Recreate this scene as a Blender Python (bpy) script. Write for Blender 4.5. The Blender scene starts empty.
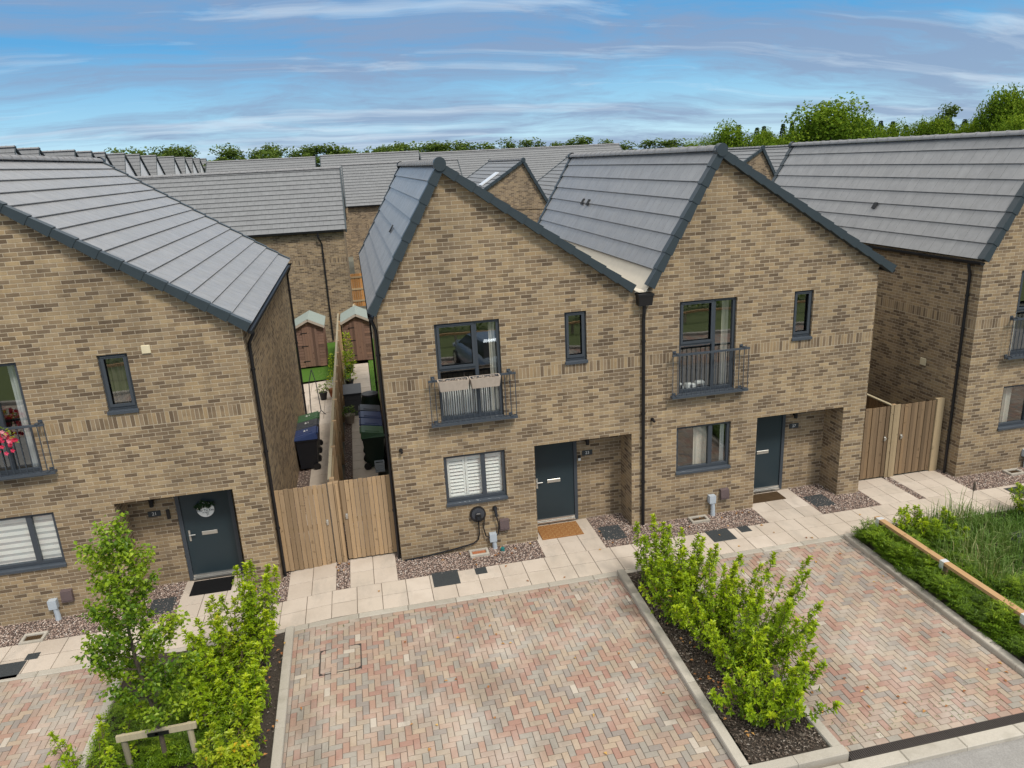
import bpy, math, random
from math import sin, cos, pi, radians, sqrt, atan2
from mathutils import Vector, Matrix, noise as mnoise
random.seed(7)
R = random.random
U = random.uniform
SC = bpy.context.scene
COL = SC.collection

# ------------------------------------------------------------------ mesh collector
class MB:
    def __init__(s): s.v = []; s.f = []; s.m = []; s.a = []
    def face(s, pts, m=0, a=None):
        n = len(s.v); s.v += [tuple(p) for p in pts]; s.f.append(tuple(range(n, n + len(pts))))
        s.m.append(m); s.a.append(R() if a is None else a)
    def box(s, x0, x1, y0, y1, z0, z1, m=0, a=None, bottom=True):
        if a is None: a = R()
        n = len(s.v)
        s.v += [(x0,y0,z0),(x1,y0,z0),(x1,y1,z0),(x0,y1,z0),(x0,y0,z1),(x1,y0,z1),(x1,y1,z1),(x0,y1,z1)]
        F = [(4,5,6,7),(0,1,5,4),(1,2,6,5),(2,3,7,6),(3,0,4,7)] + ([(3,2,1,0)] if bottom else [])
        for f in F: s.f.append(tuple(n + i for i in f)); s.m.append(m); s.a.append(a)
    def bevbox(s, x0, x1, y0, y1, z0, z1, b=.01, m=0, a=None):
        # box whose top edges are chamfered
        if a is None: a = R()
        n = len(s.v)
        s.v += [(x0,y0,z0),(x1,y0,z0),(x1,y1,z0),(x0,y1,z0),(x0,y0,z1-b),(x1,y0,z1-b),(x1,y1,z1-b),(x0,y1,z1-b),
                (x0+b,y0+b,z1),(x1-b,y0+b,z1),(x1-b,y1-b,z1),(x0+b,y1-b,z1)]
        F = [(8,9,10,11),(4,5,9,8),(5,6,10,9),(6,7,11,10),(7,4,8,11),(0,1,5,4),(1,2,6,5),(2,3,7,6),(3,0,4,7)]
        for f in F: s.f.append(tuple(n + i for i in f)); s.m.append(m); s.a.append(a)
    def hexa(s, P, m=0, a=None):
        # eight corners: 4 bottom then 4 top
        if a is None: a = R()
        n = len(s.v); s.v += [tuple(p) for p in P]
        for f in [(4,5,6,7),(0,1,5,4),(1,2,6,5),(2,3,7,6),(3,0,4,7),(3,2,1,0)]:
            s.f.append(tuple(n + i for i in f)); s.m.append(m); s.a.append(a)
    def bar(s, p, q, w, h=None, m=0, a=None):
        # square bar between two points
        h = w if h is None else h
        p = Vector(p); q = Vector(q); d = (q - p).normalized()
        up = Vector((0,0,1)) if abs(d.z) < .95 else Vector((0,1,0))
        r = d.cross(up).normalized() * w / 2; u = r.cross(d).normalized() * h / 2
        s.hexa([p-r-u, p+r-u, q+r-u, q-r-u, p-r+u, p+r+u, q+r+u, q-r+u], m, a)
    def tube(s, pts, rad, n=8, m=0, a=None, cap=True):
        if a is None: a = R()
        pts = [Vector(p) for p in pts]
        if not hasattr(rad, '__len__'): rad = [rad] * len(pts)
        rings = []
        prev = None
        for i, p in enumerate(pts):
            d = (pts[min(i+1, len(pts)-1)] - pts[max(i-1, 0)]).normalized()
            if prev is None:
                up = Vector((0,0,1)) if abs(d.z) < .9 else Vector((1,0,0))
                r = d.cross(up).normalized()
            else:
                r = (prev - d * prev.dot(d)).normalized()
            prev = r; u = d.cross(r)
            base = len(s.v)
            for k in range(n):
                t = 2*pi*k/n; s.v.append(tuple(p + (r*cos(t) + u*sin(t)) * rad[i]))
            rings.append(base)
        for b0, b1 in zip(rings, rings[1:]):
            for k in range(n):
                k2 = (k+1) % n
                s.f.append((b0+k, b0+k2, b1+k2, b1+k)); s.m.append(m); s.a.append(a)
        if cap:
            s.f.append(tuple(rings[0]+k for k in reversed(range(n)))); s.m.append(m); s.a.append(a)
            s.f.append(tuple(rings[-1]+k for k in range(n))); s.m.append(m); s.a.append(a)
    def lathe(s, prof, c=(0,0,0), n=16, m=0, a=None):
        if a is None: a = R()
        rings = []
        for r, z in prof:
            b = len(s.v)
            for k in range(n): t = 2*pi*k/n; s.v.append((c[0]+r*cos(t), c[1]+r*sin(t), c[2]+z))
            rings.append(b)
        for b0, b1 in zip(rings, rings[1:]):
            for k in range(n):
                k2 = (k+1) % n; s.f.append((b0+k, b0+k2, b1+k2, b1+k)); s.m.append(m); s.a.append(a)
        s.f.append(tuple(rings[0]+k for k in reversed(range(n)))); s.m.append(m); s.a.append(a)
        s.f.append(tuple(rings[-1]+k for k in range(n))); s.m.append(m); s.a.append(a)
    def leaf(s, p, d, n, L, W, m=0, a=None, fold=.25):
        side = d.cross(n)
        if side.length < 1e-4: side = Vector((1,0,0))
        side.normalize(); up = side.cross(d).normalized()
        mid = p + d * (L*.55)
        s.face([p, mid + side*(W/2) + up*(W*fold), p + d*L - up*(L*.12), mid - side*(W/2) + up*(W*fold)], m, a)
    def build(s, name, mats, parent=None, smooth=False, ground=False, loc=None, split=False):
        if not isinstance(mats, (list, tuple)): mats = [mats]
        vs = s.v
        if ground: vs = [(x, y, z + gz(x)) for x, y, z in vs]
        me = bpy.data.meshes.new(name)
        me.from_pydata(vs, [], s.f)
        for m in mats: me.materials.append(m)
        me.polygons.foreach_set('material_index', s.m)
        if smooth: me.polygons.foreach_set('use_smooth', [True]*len(s.f))
        at = me.attributes.new('rnd', 'FLOAT', 'FACE'); at.data.foreach_set('value', s.a)
        me.update()
        if len(s.f) < 60000:
            uv = me.uv_layers.new(name='UVMap'); data = [0.0]*(2*len(me.loops)); 
            for p in me.polygons:
                nx, ny, nz = abs(p.normal.x), abs(p.normal.y), abs(p.normal.z)
                for li in p.loop_indices:
                    c = vs[me.loops[li].vertex_index]
                    if nz > .75: t = (c[0], c[1])
                    elif ny >= nx: t = (c[0], c[2])
                    else: t = (c[1], c[2])
                    data[2*li], data[2*li+1] = t
            uv.data.foreach_set('uv', data)
        o = bpy.data.objects.new(name, me); COL.objects.link(o)
        if parent is not None: o.parent = parent
        if loc is not None: o.location = loc
        return o

def gz(x): return -.11 * max(0, min(1, (-1.3 - x) / 1.5))
def tag(o, label=None, cat=None, group=None, kind=None):
    if label: o['label'] = label
    if cat: o['category'] = cat
    if group: o['group'] = group
    if kind: o['kind'] = kind
    return o
def empty(name, loc, label, cat, group=None, rz=0):
    o = bpy.data.objects.new(name, None); COL.objects.link(o); o.location = loc; o.rotation_euler = (0,0,rz)
    o.empty_display_size = .2
    return tag(o, label, cat, group)
def struct(o, label=None, cat='ground', kind='structure'):
    return tag(o, label, cat, None, kind)
def copy_tree(o, parent=None):
    c = o.copy(); COL.objects.link(c)
    if parent is not None: c.parent = parent
    for ch in o.children: copy_tree(ch, c)
    return c
def text(name, body, size, mat, parent, loc, rot=(pi/2,0,0), depth=.002):
    cu = bpy.data.curves.new('tmp', 'FONT'); cu.body = body; cu.size = size; cu.extrude = depth
    cu.align_x = 'CENTER'; cu.align_y = 'CENTER'
    t = bpy.data.objects.new('tmp', cu); COL.objects.link(t)
    bpy.context.view_layer.update()
    me = bpy.data.meshes.new_from_object(t.evaluated_get(bpy.context.evaluated_depsgraph_get()))
    bpy.data.objects.remove(t); bpy.data.curves.remove(cu)
    me.name = name; me.materials.clear(); me.materials.append(mat)
    o = bpy.data.objects.new(name, me); COL.objects.link(o); o.location = loc; o.rotation_euler = rot
    if parent is not None: o.parent = parent
    return o

# ------------------------------------------------------------------ materials
class NT:
    def __init__(s, name):
        s.m = bpy.data.materials.new(name); s.m.use_nodes = True; s.t = s.m.node_tree; s.t.nodes.clear()
        s.out = s.t.nodes.new('ShaderNodeOutputMaterial')
    def n(s, typ, **kw):
        nd = s.t.nodes.new(typ)
        for k, v in kw.items():
            if k.startswith('i_'):
                key = k[2:]; key = int(key) if key.isdigit() else key.replace('_', ' ')
                s.put(nd.inputs[key], v)
            else: setattr(nd, k, v)
        return nd
    def put(s, sock, v):
        if hasattr(v, 'outputs'): v = v.outputs[0]
        if hasattr(v, 'is_output'): s.t.links.new(v, sock)
        else:
            if isinstance(v, tuple) and len(v) == 3 and sock.type == 'RGBA': v = (*v, 1)
            sock.default_value = v
    def math(s, op, a, b=0.0, c=None):
        nd = s.t.nodes.new('ShaderNodeMath'); nd.operation = op; s.put(nd.inputs[0], a); s.put(nd.inputs[1], b)
        if c is not None: s.put(nd.inputs[2], c)
        return nd.outputs[0]
    def mix(s, f, a, b, blend='MIX'):
        nd = s.t.nodes.new('ShaderNodeMix'); nd.data_type = 'RGBA'; nd.blend_type = blend
        s.put(nd.inputs[0], f); s.put(nd.inputs[6], a); s.put(nd.inputs[7], b); return nd.outputs[2]
    def ramp(s, f, stops, interp='LINEAR'):
        nd = s.t.nodes.new('ShaderNodeValToRGB'); nd.color_ramp.interpolation = interp
        e = nd.color_ramp.elements
        while len(e) < len(stops): e.new(.5)
        for el, (p, c) in zip(e, stops):
            el.position = p; el.color = (*c, 1) if len(c) == 3 else c
        s.put(nd.inputs[0], f); return nd.outputs[0]
    def noise(s, vec, scale, detail=3, rough=.55, out=0):
        nd = s.t.nodes.new('ShaderNodeTexNoise'); s.put(nd.inputs['Vector'], vec); nd.inputs['Scale'].default_value = scale
        nd.inputs['Detail'].default_value = detail; nd.inputs['Roughness'].default_value = rough; return nd.outputs[out]
    def obj(s): return s.n('ShaderNodeTexCoord').outputs['Object']
    def uv(s): return s.n('ShaderNodeTexCoord').outputs['UV']
    def rnd(s): return s.n('ShaderNodeAttribute', attribute_name='rnd').outputs['Fac']
    def pos(s): return s.n('ShaderNodeNewGeometry').outputs['Position']
    def princ(s, color, rough=.8, spec=.3, metal=0.0, normal=None, **kw):
        p = s.t.nodes.new('ShaderNodeBsdfPrincipled')
        s.put(p.inputs['Base Color'], color); s.put(p.inputs['Roughness'], rough)
        s.put(p.inputs['Specular IOR Level'], spec); s.put(p.inputs['Metallic'], metal)
        if normal is not None: s.put(p.inputs['Normal'], normal)
        for k, v in kw.items(): s.put(p.inputs[k.replace('_', ' ')], v)
        return p
    def bump(s, h, dist=.01, strength=1.0):
        b = s.t.nodes.new('ShaderNodeBump'); s.put(b.inputs['Height'], h); b.inputs['Distance'].default_value = dist
        b.inputs['Strength'].default_value = strength; return b.outputs[0]
    def done(s, sh):
        s.t.links.new(sh.outputs[0] if hasattr(sh, 'outputs') else sh, s.out.inputs[0]); return s.m

def hexc(r, g, b):
    f = lambda c: ((c/255)/12.92 if c/255 <= .04045 else ((c/255+.055)/1.055)**2.4)
    return (f(r), f(g), f(b))

def simple(name, col, rough=.6, spec=.3, metal=0., var=.15, scale=6., bump=0.):
    t = NT(name); n = t.noise(t.obj(), scale, 4)
    c = t.mix(n, tuple(x*(1-var) for x in col), tuple(min(1, x*(1+var)) for x in col))
    nb = t.bump(t.noise(t.obj(), scale*12, 3), bump) if bump else None
    return t.done(t.princ(c, rough, spec, metal, nb))

def brick_mat(name, s0=3.68, s1=3.91, tint=(1,1,1)):
    t = NT(name)
    sep = t.n('ShaderNodeSeparateXYZ', i_0=t.uv()); u, v = sep.outputs[0], sep.outputs[1]
    # stretcher bond
    BW, BH, MO = .225, .075, .0048
    rowf = t.math('DIVIDE', v, BH); row = t.math('FLOOR', rowf)
    off = t.math('MULTIPLY', t.math('FLOORED_MODULO', row, 2.0), .5)
    colf = t.math('ADD', t.math('DIVIDE', u, BW), off); col = t.math('FLOOR', colf)
    fu = t.math('MULTIPLY', t.math('SUBTRACT', colf, col), BW); fv = t.math('MULTIPLY', t.math('SUBTRACT', rowf, row), BH)
    def edge(f, size):
        return t.math('MINIMUM', f, t.math('SUBTRACT', size, f))
    d1 = t.math('MINIMUM', edge(fu, BW), edge(fv, BH))
    # soldier course
    cf2 = t.math('DIVIDE', u, BH); c2 = t.math('FLOOR', cf2); fu2 = t.math('MULTIPLY', t.math('SUBTRACT', cf2, c2), BH)
    fv2 = t.math('SUBTRACT', v, s0)
    d2 = t.math('MINIMUM', edge(fu2, BH), edge(fv2, s1 - s0))
    sol = t.math('MULTIPLY', t.math('GREATER_THAN', v, s0), t.math('LESS_THAN', v, s1))
    def mixv(a, b): return t.math('ADD', t.math('MULTIPLY', a, t.math('SUBTRACT', 1.0, sol)), t.math('MULTIPLY', b, sol))
    d = mixv(d1, d2); ci = mixv(col, c2); ri = mixv(row, 777.0)
    idv = t.n('ShaderNodeCombineXYZ', i_0=ci, i_1=ri)
    wn = t.n('ShaderNodeTexWhiteNoise', noise_dimensions='2D'); t.put(wn.inputs['Vector'], idv)
    wv = wn.outputs['Value']; wc = t.n('ShaderNodeSeparateColor', i_0=wn.outputs['Color'])
    st = t.n('ShaderNodeMapping', i_Vector=t.uv()); st.inputs['Scale'].default_value = (1, 2.6, 1)
    clus = t.noise(st, 1.5, 2, .5)
    dark = t.math('ADD', t.math('MULTIPLY', wv, .62), t.math('MULTIPLY', clus, .62))
    base = t.ramp(wc.outputs[1], [(0, (.25,.183,.118)), (.2, (.315,.238,.150)), (.4, (.35,.27,.175)), (.6, (.275,.212,.146)), (.8, (.335,.248,.15)), (1, (.395,.303,.19))])
    darkc = t.ramp(wc.outputs[2], [(0, (.12,.088,.062)), (.5, (.165,.123,.085)), (1, (.215,.162,.112))])
    dm = t.ramp(dark, [(.58, (0,0,0)), (.67, (.42,.42,.42)), (.80, (.95,.95,.95))])
    brick = t.mix(dm, base, darkc)
    grain = t.noise(t.uv(), 60, 4, .7)
    brick = t.mix(.55, brick, t.mix(grain, (.25,.25,.25), (.78,.78,.78)), 'OVERLAY')
    mort = t.mix(t.noise(t.uv(), 9, 3), (.40,.345,.265), (.52,.455,.36))
    wob = t.math('MULTIPLY', t.math('SUBTRACT', t.noise(t.uv(), 25, 2), .5), .004)
    mm = t.math('LESS_THAN', t.math('ADD', d, wob), MO)
    c = t.mix(mm, brick, mort)
    weather = t.ramp(t.noise(t.uv(), .55, 4, .6), [(.28, (.76,.76,.76)), (.5, (.98,.97,.95)), (.72, (1.12,1.10,1.05))])
    c = t.mix(1.0, c, weather, 'MULTIPLY')
    sm = t.n('ShaderNodeMapping', i_Vector=t.uv()); sm.inputs['Scale'].default_value = (3.2, .35, 1)
    c = t.mix(1.0, c, t.ramp(t.noise(sm, 1.6, 4, .6), [(.33, (.86,.86,.87)), (.55, (1,1,1))]), 'MULTIPLY')
    c = t.mix(1.0, c, tint, 'MULTIPLY')
    # mortar is struck back from the brick face; the upper arris of each brick catches less light
    h = t.math('ADD', t.math('MULTIPLY', t.math('MINIMUM', d, .012), 60.0), t.math('MULTIPLY', grain, .35))
    return t.done(t.princ(c, .9, .15, normal=t.bump(h, .006, .7)))

def tile_mat(name, c0, c1, rough=.5, spec=.5):
    t = NT(name); r = t.rnd()
    c = t.mix(r, c0, c1)
    mp = t.n('ShaderNodeMapping', i_Vector=t.obj()); mp.inputs['Scale'].default_value = (2, 2, .5)
    c = t.mix(1.0, c, t.ramp(t.noise(mp, 3, 5, .65), [(.3, (.86,.86,.85)), (.7, (1.1,1.1,1.1))]), 'MULTIPLY')
    c = t.mix(t.math('MULTIPLY', t.math('GREATER_THAN', t.noise(t.obj(), 14, 4, .7), .68), .1), c, (.4,.4,.36))
    ro = t.math('ADD', t.math('MULTIPLY', t.noise(t.obj(), 5, 3), .25), rough - .12)
    return t.done(t.princ(c, ro, spec, normal=t.bump(t.noise(t.obj(), 90, 3), .002)))

def rnd_mat(name, stops, rough=.85, spec=.2, patch=None, interp='LINEAR', bump=.003, pscale=.8, grain=.3):
    t = NT(name); c = t.ramp(t.rnd(), stops, interp)
    g = t.noise(t.obj(), 45, 4, .7)
    c = t.mix(grain, c, t.mix(g, (.2,.2,.2), (.8,.8,.8)), 'OVERLAY')
    if patch:
        f = t.ramp(t.noise(t.obj(), pscale, 5, .6), [(patch[1], (0,0,0)), (patch[2], (1,1,1))])
        c = t.mix(t.math('MULTIPLY', f, patch[3]), c, patch[0])
        if len(patch) > 4:
            mpp = t.n('ShaderNodeMapping', i_Vector=t.obj()); mpp.inputs['Location'].default_value = (7.3, 2.1, 5.0); mpp.inputs['Scale'].default_value = (1.35, .55, 1)
            f2 = t.ramp(t.noise(mpp, pscale*1.5, 6, .66), [(patch[5], (0,0,0)), (patch[6], (1,1,1))])
            c = t.mix(t.math('MULTIPLY', f2, patch[7]), c, patch[4])
    return t.done(t.princ(c, rough, spec, normal=t.bump(g, bump)))

def leaf_mat(name, stops, trans=.3, rough=.45, spec=.35):
    t = NT(name); c = t.ramp(t.rnd(), stops)
    p = t.princ(c, rough, spec)
    tr = t.n('ShaderNodeBsdfTranslucent', i_Color=t.mix(1.0, c, (1.25,1.25,.6), 'MULTIPLY'))
    mx = t.n('ShaderNodeMixShader'); t.put(mx.inputs[0], trans); t.put(mx.inputs[1], p.outputs[0]); t.put(mx.inputs[2], tr.outputs[0])
    return t.done(mx)

def wood_mat(name, c0, c1, rough=.8, axis='Z', knots=True):
    t = NT(name)
    sc = {'Z': (14, 14, .9), 'Y': (14, .9, 14), 'X': (.9, 14, 14)}[axis]
    mp = t.n('ShaderNodeMapping', i_Vector=t.obj()); mp.inputs['Scale'].default_value = sc
    g = t.noise(mp, 2.2, 5, .65)
    c = t.mix(g, c0, c1)
    c = t.mix(1.0, c, t.ramp(t.rnd(), [(0, (.62,.62,.62)), (.3, (.85,.84,.83)), (.6, (1,1,1)), (1, (1.2,1.16,1.08))]), 'MULTIPLY')
    if knots:
        c = t.mix(t.math('MULTIPLY', t.math('GREATER_THAN', t.noise(t.obj(), 9, 2), .69), .5), c, tuple(x*.45 for x in c0))
    return t.done(t.princ(c, rough, .2, normal=t.bump(g, .004)))

def glass_mat():
    t = NT('window_glass')
    tr = t.n('ShaderNodeBsdfTransparent', i_Color=(.93,.96,.95)); gl = t.n('ShaderNodeBsdfGlossy', i_Color=(.95,.98,1.0), i_Roughness=.015)
    lw = t.math('POWER', t.n('ShaderNodeLayerWeight', i_Blend=.5).outputs['Facing'], 3.5)
    f = t.math('ADD', t.math('MULTIPLY', lw, .78), .20)
    wob = t.bump(t.noise(t.obj(), .9, 1), .012, .25)
    t.put(gl.inputs['Normal'], wob)
    mx = t.n('ShaderNodeMixShader'); t.put(mx.inputs[0], f); t.put(mx.inputs[1], tr.outputs[0]); t.put(mx.inputs[2], gl.outputs[0])
    return t.done(mx)

M = {}
M['brick'] = brick_mat('buff_brick', tint=(1.0,.985,.955))
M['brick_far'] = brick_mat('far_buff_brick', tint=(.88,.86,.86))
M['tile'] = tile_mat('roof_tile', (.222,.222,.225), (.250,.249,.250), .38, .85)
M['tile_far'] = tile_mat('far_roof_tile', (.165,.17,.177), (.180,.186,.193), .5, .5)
M['underlay'] = simple('roof_underlay', (.03,.032,.035), .9)
M['ridge'] = simple('ridge_tile', (.24,.24,.245), .7, .3, var=.35, scale=9)
M['verge'] = simple('verge_plastic', (.033,.046,.054), .45, .4, var=.12)
M['frame'] = simple('window_frame', (.050,.060,.073), .4, .4, var=.06)
M['door'] = simple('door_paint', (.022,.037,.046), .38, .4, var=.08, scale=3)
M['rail'] = simple('balcony_steel', (.054,.066,.082), .4, .45, var=.06)
M['black'] = simple('black_plastic', (.012,.012,.014), .4, .4)
M['galv'] = simple('galvanised_steel', (.70,.72,.74), .5, .5, .4, var=.1)
M['metal'] = simple('brushed_steel', (.62,.61,.58), .35, .5, .85)
M['white'] = simple('white_plastic', (.78,.78,.76), .5, .3, var=.04)
M['sheet'] = simple('cream_valley_sheet', (.62,.57,.48), .6, .3, var=.1)
M['cream'] = simple('cream_plastic', (.66,.58,.40), .5)
M['greyplastic'] = simple('pale_grey_plastic', (.42,.47,.52), .45, .4, var=.08)
M['brownbox'] = simple('brown_meter_box', (.115,.085,.085), .5)
M['curtain'] = simple('pale_curtain', (.62,.58,.50), .9, var=.12, scale=14)
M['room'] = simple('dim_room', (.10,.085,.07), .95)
M['glass'] = glass_mat()
M['slab'] = rnd_mat('cream_paving', [(0, (.50,.43,.36)), (.35, (.56,.485,.41)), (.7, (.53,.46,.385)), (1, (.60,.525,.45))], .85, .2, ((.41,.345,.28), .46, .72, .6, (.38,.34,.29), .52, .70, .55), pscale=1.3, grain=.18)
M['joint'] = simple('paving_joint', (.155,.125,.10), .95, bump=.004)
PAV = [(0, (0.334, 0.204, 0.162)), (0.12, (0.376, 0.271, 0.209)), (0.24, (0.345, 0.29, 0.239)), (0.36, (0.298, 0.271, 0.233)), (0.48, (0.396, 0.312, 0.233)), (0.56, (0.356, 0.231, 0.177)), (0.66, (0.356, 0.29, 0.224)), (0.78, (0.268, 0.235, 0.209)), (0.87, (0.329, 0.246, 0.198)), (0.975, (0.468, 0.413, 0.347)), (0.988, (0.396, 0.301, 0.239))]
M['paver'] = rnd_mat('block_paving', PAV, .85, .2, ((.60,.55,.49), .47, .76, .55, (.17,.15,.125), .52, .74, .55), 'CONSTANT', pscale=.75)
M['kerb'] = rnd_mat('kerb_concrete', [(0, (.37,.34,.29)), (1, (.47,.435,.375))], .9, .15, ((.27,.245,.195), .5, .75, .5), pscale=3)
M['tarmac'] = rnd_mat('tarmac', [(0, (.30,.29,.275)), (1, (.30,.29,.275))], .92, .15, ((.22,.21,.2), .45, .75, .5), pscale=2, bump=.006, grain=.8)
M['gravelbed'] = simple('gravel_bed', (.16,.12,.105), .95, var=.4, scale=40, bump=.02)
M['stone'] = rnd_mat('gravel_stones', [(0, (.20,.14,.115)), (.3, (.38,.27,.22)), (.55, (.50,.38,.31)), (.75, (.30,.24,.21)), (.9, (.60,.51,.44)), (1, (.72,.66,.60))], .8, .25)
M['soil'] = simple('dark_soil', (.095,.077,.062), .95, var=.5, scale=18, bump=.03)
M['chip'] = rnd_mat('bark_chips', [(0, (.05,.038,.03)), (.5, (.12,.09,.07)), (.8, (.20,.165,.135)), (1, (.33,.29,.25))], .9)
M['cover'] = simple('black_cover', (.045,.052,.056), .6, .3, var=.2, scale=30, bump=.004)
M['drain'] = simple('drain_grate', (.055,.047,.043), .7, .3, var=.2)
M['fence'] = wood_mat('weathered_fence', (.285,.19,.105), (.45,.325,.205))
M['fencepale'] = wood_mat('pale_timber', (.33,.25,.15), (.48,.375,.235))
M['fencedark'] = wood_mat('dark_timber', (.15,.10,.06), (.27,.19,.115))
M['fenceorange'] = wood_mat('orange_timber', (.40,.19,.06), (.52,.27,.10))
M['railwood'] = wood_mat('rail_timber', (.36,.21,.10), (.50,.33,.175), axis='Y')
M['stakewood'] = wood_mat('stake_timber', (.30,.265,.19), (.45,.40,.29))
M['shed'] = wood_mat('shed_timber', (.145,.082,.062), (.245,.155,.12))
M['felt'] = simple('shed_felt', (.25,.29,.265), .9, var=.15, scale=20, bump=.004)
M['grass'] = rnd_mat('turf', [(0, (.05,.12,.015)), (1, (.09,.19,.025))], .9)
M['vergegrass'] = rnd_mat('verge_grass', [(0, (.11,.14,.05)), (1, (.13,.16,.06))], .9)
M['blade'] = leaf_mat('grass_blade', [(0, (.05,.12,.015)), (.5, (.11,.20,.035)), (.85, (.20,.28,.08)), (1, (.40,.37,.19))], .25)
M['land'] = simple('far_ground', (.16,.16,.13), .95, var=.3, scale=.2)
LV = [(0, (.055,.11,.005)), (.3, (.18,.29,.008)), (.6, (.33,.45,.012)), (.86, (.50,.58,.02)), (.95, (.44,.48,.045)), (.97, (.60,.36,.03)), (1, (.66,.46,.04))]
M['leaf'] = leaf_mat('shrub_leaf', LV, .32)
M['leafy'] = leaf_mat('yellowing_shrub_leaf', [(0, (.08,.15,.01)), (.4, (.25,.35,.014)), (.75, (.42,.49,.025)), (.88, (.42,.45,.04)), (.92, (.66,.44,.03)), (1, (.74,.55,.05))], .32)
M['treeleaf'] = leaf_mat('young_tree_leaf', [(0, (.07,.15,.008)), (.4, (.20,.31,.014)), (.8, (.34,.45,.025)), (1, (.50,.53,.07))], .3)
M['juniper'] = leaf_mat('juniper_leaf', [(0, (.035,.08,.004)), (.5, (.115,.205,.008)), (.85, (.25,.36,.014)), (1, (.40,.47,.03))], .15)
M['bark'] = simple('bark', (.115,.09,.07), .9, var=.35, scale=20, bump=.01)
M['twig'] = simple('twig', (.12,.10,.05), .9)
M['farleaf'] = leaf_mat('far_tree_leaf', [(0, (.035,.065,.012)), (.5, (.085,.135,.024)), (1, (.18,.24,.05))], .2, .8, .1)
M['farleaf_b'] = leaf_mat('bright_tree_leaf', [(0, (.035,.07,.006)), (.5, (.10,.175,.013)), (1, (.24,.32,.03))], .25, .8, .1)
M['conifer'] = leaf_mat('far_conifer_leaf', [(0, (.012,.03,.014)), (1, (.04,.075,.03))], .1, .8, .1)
M['coir'] = rnd_mat('coir_mat', [(0, (.20,.085,.03)), (1, (.33,.16,.06))], .95, .1, bump=.01)
M['coirline'] = simple('coir_line', (.40,.24,.10), .95)
M['matdark'] = simple('dark_mat', (.010,.010,.011), .95, .1)
M['matbrown'] = simple('brown_mat', (.075,.048,.026), .95, .1, var=.4, scale=14)
M['trunkfar'] = simple('far_bark', (.10,.085,.07), .9)
M['render'] = simple('white_cladding', (.74,.74,.75), .8, var=.04)
M['red'] = leaf_mat('pink_petal', [(0, (.55,.02,.06)), (.6, (.75,.06,.16)), (1, (.85,.42,.50))], .3)
M['terra'] = simple('terracotta', (.40,.15,.07), .8)
M['binblack'] = simple('bin_black', (.010,.011,.015), .45, .4)
M['bingreen'] = simple('bin_green', (.045,.11,.05), .45, .4)
M['bindark'] = simple('bin_dark_green', (.010,.024,.016), .45, .4)
M['binblue'] = simple('bin_blue', (.025,.045,.13), .4, .45)
M['bingrey'] = simple('bin_grey', (.045,.050,.060), .45, .4)
M['boxgrey'] = simple('storage_grey', (.085,.09,.10), .6)
M['deadleaf'] = rnd_mat('fallen_leaf', [(0, (.25,.10,.04)), (.5, (.42,.20,.07)), (1, (.55,.36,.12))], .8)
M['planter'] = simple('planter_wood', (.40,.34,.285), .9, var=.2, scale=12)
M['skylight'] = simple('skylight_blind', (.72,.74,.76), .25, .5)
M['blindpale'] = simple('white_slats', (.88,.87,.84), .6, var=.03)
M['blindgrey'] = simple('grey_slats', (.48,.49,.50), .7)
M['glassgreen'] = simple('cable_green', (.02,.16,.16), .5)

# ------------------------------------------------------------------ camera
CAM = Vector((-.275, -14.106, 7.963)); YAW, PIT, ROL, FPX = radians(11.322), radians(16.879), radians(-2.907), 740.467
fw = Vector((sin(YAW)*cos(PIT), cos(YAW)*cos(PIT), -sin(PIT))); rt = Vector((cos(YAW), -sin(YAW), 0)); up = rt.cross(fw)
r2 = rt*cos(ROL) + up*sin(ROL); u2 = -rt*sin(ROL) + up*cos(ROL)
cd = bpy.data.cameras.new('camera'); cam = bpy.data.objects.new('camera', cd); COL.objects.link(cam)
cam.matrix_world = Matrix(((r2.x, u2.x, -fw.x, CAM.x), (r2.y, u2.y, -fw.y, CAM.y), (r2.z, u2.z, -fw.z, CAM.z), (0,0,0,1)))
cd.sensor_width = 36; cd.lens = FPX * 36 / 1024; cd.clip_end = 6000; cd.clip_start = .1
SC.camera = cam

# ------------------------------------------------------------------ sky and sun
SUN_EL, SUN_AZ = radians(52), radians(156)     # azimuth measured from +y towards +x: the sun is behind the camera, to the right
w = bpy.data.worlds.new('World'); SC.world = w; w.use_nodes = True
wt = w.node_tree; wt.nodes.clear()
class WT(NT):
    def __init__(s): s.t = wt; s.out = wt.nodes.new('ShaderNodeOutputWorld'); s.m = None
t = WT()
sky = t.n('ShaderNodeTexSky', sky_type='NISHITA', sun_disc=False, sun_elevation=SUN_EL, sun_rotation=SUN_AZ, air_density=1.0, dust_density=.6, ozone_density=2.5)
d = t.n('ShaderNodeTexCoord').outputs['Generated']
sp = t.n('ShaderNodeSeparateXYZ', i_0=d)
dz = t.math('MAXIMUM', sp.outputs[2], 0.0)
k = t.math('DIVIDE', 1.0, t.math('ADD', dz, .16))
pv = t.n('ShaderNodeCombineXYZ', i_0=t.math('MULTIPLY', sp.outputs[0], k), i_1=t.math('MULTIPLY', sp.outputs[1], k), i_2=0.0)
mp = t.n('ShaderNodeMapping', i_Vector=pv); mp.inputs['Rotation'].default_value = (0,0,radians(-12)); mp.inputs['Scale'].default_value = (.42, 1.0, 1); mp.inputs['Location'].default_value = (.6, .35, 0)
warp = t.n('ShaderNodeTexNoise'); t.put(warp.inputs['Vector'], pv); warp.inputs['Scale'].default_value = .8; warp.inputs['Detail'].default_value = 3
wv = t.n('ShaderNodeVectorMath', operation='MULTIPLY_ADD', i_0=warp.outputs['Color'], i_1=(.7,.7,0), i_2=mp.outputs[0])
n1 = t.noise(wv, 1.25, 9, .66)                                   # broad grey veils
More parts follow.
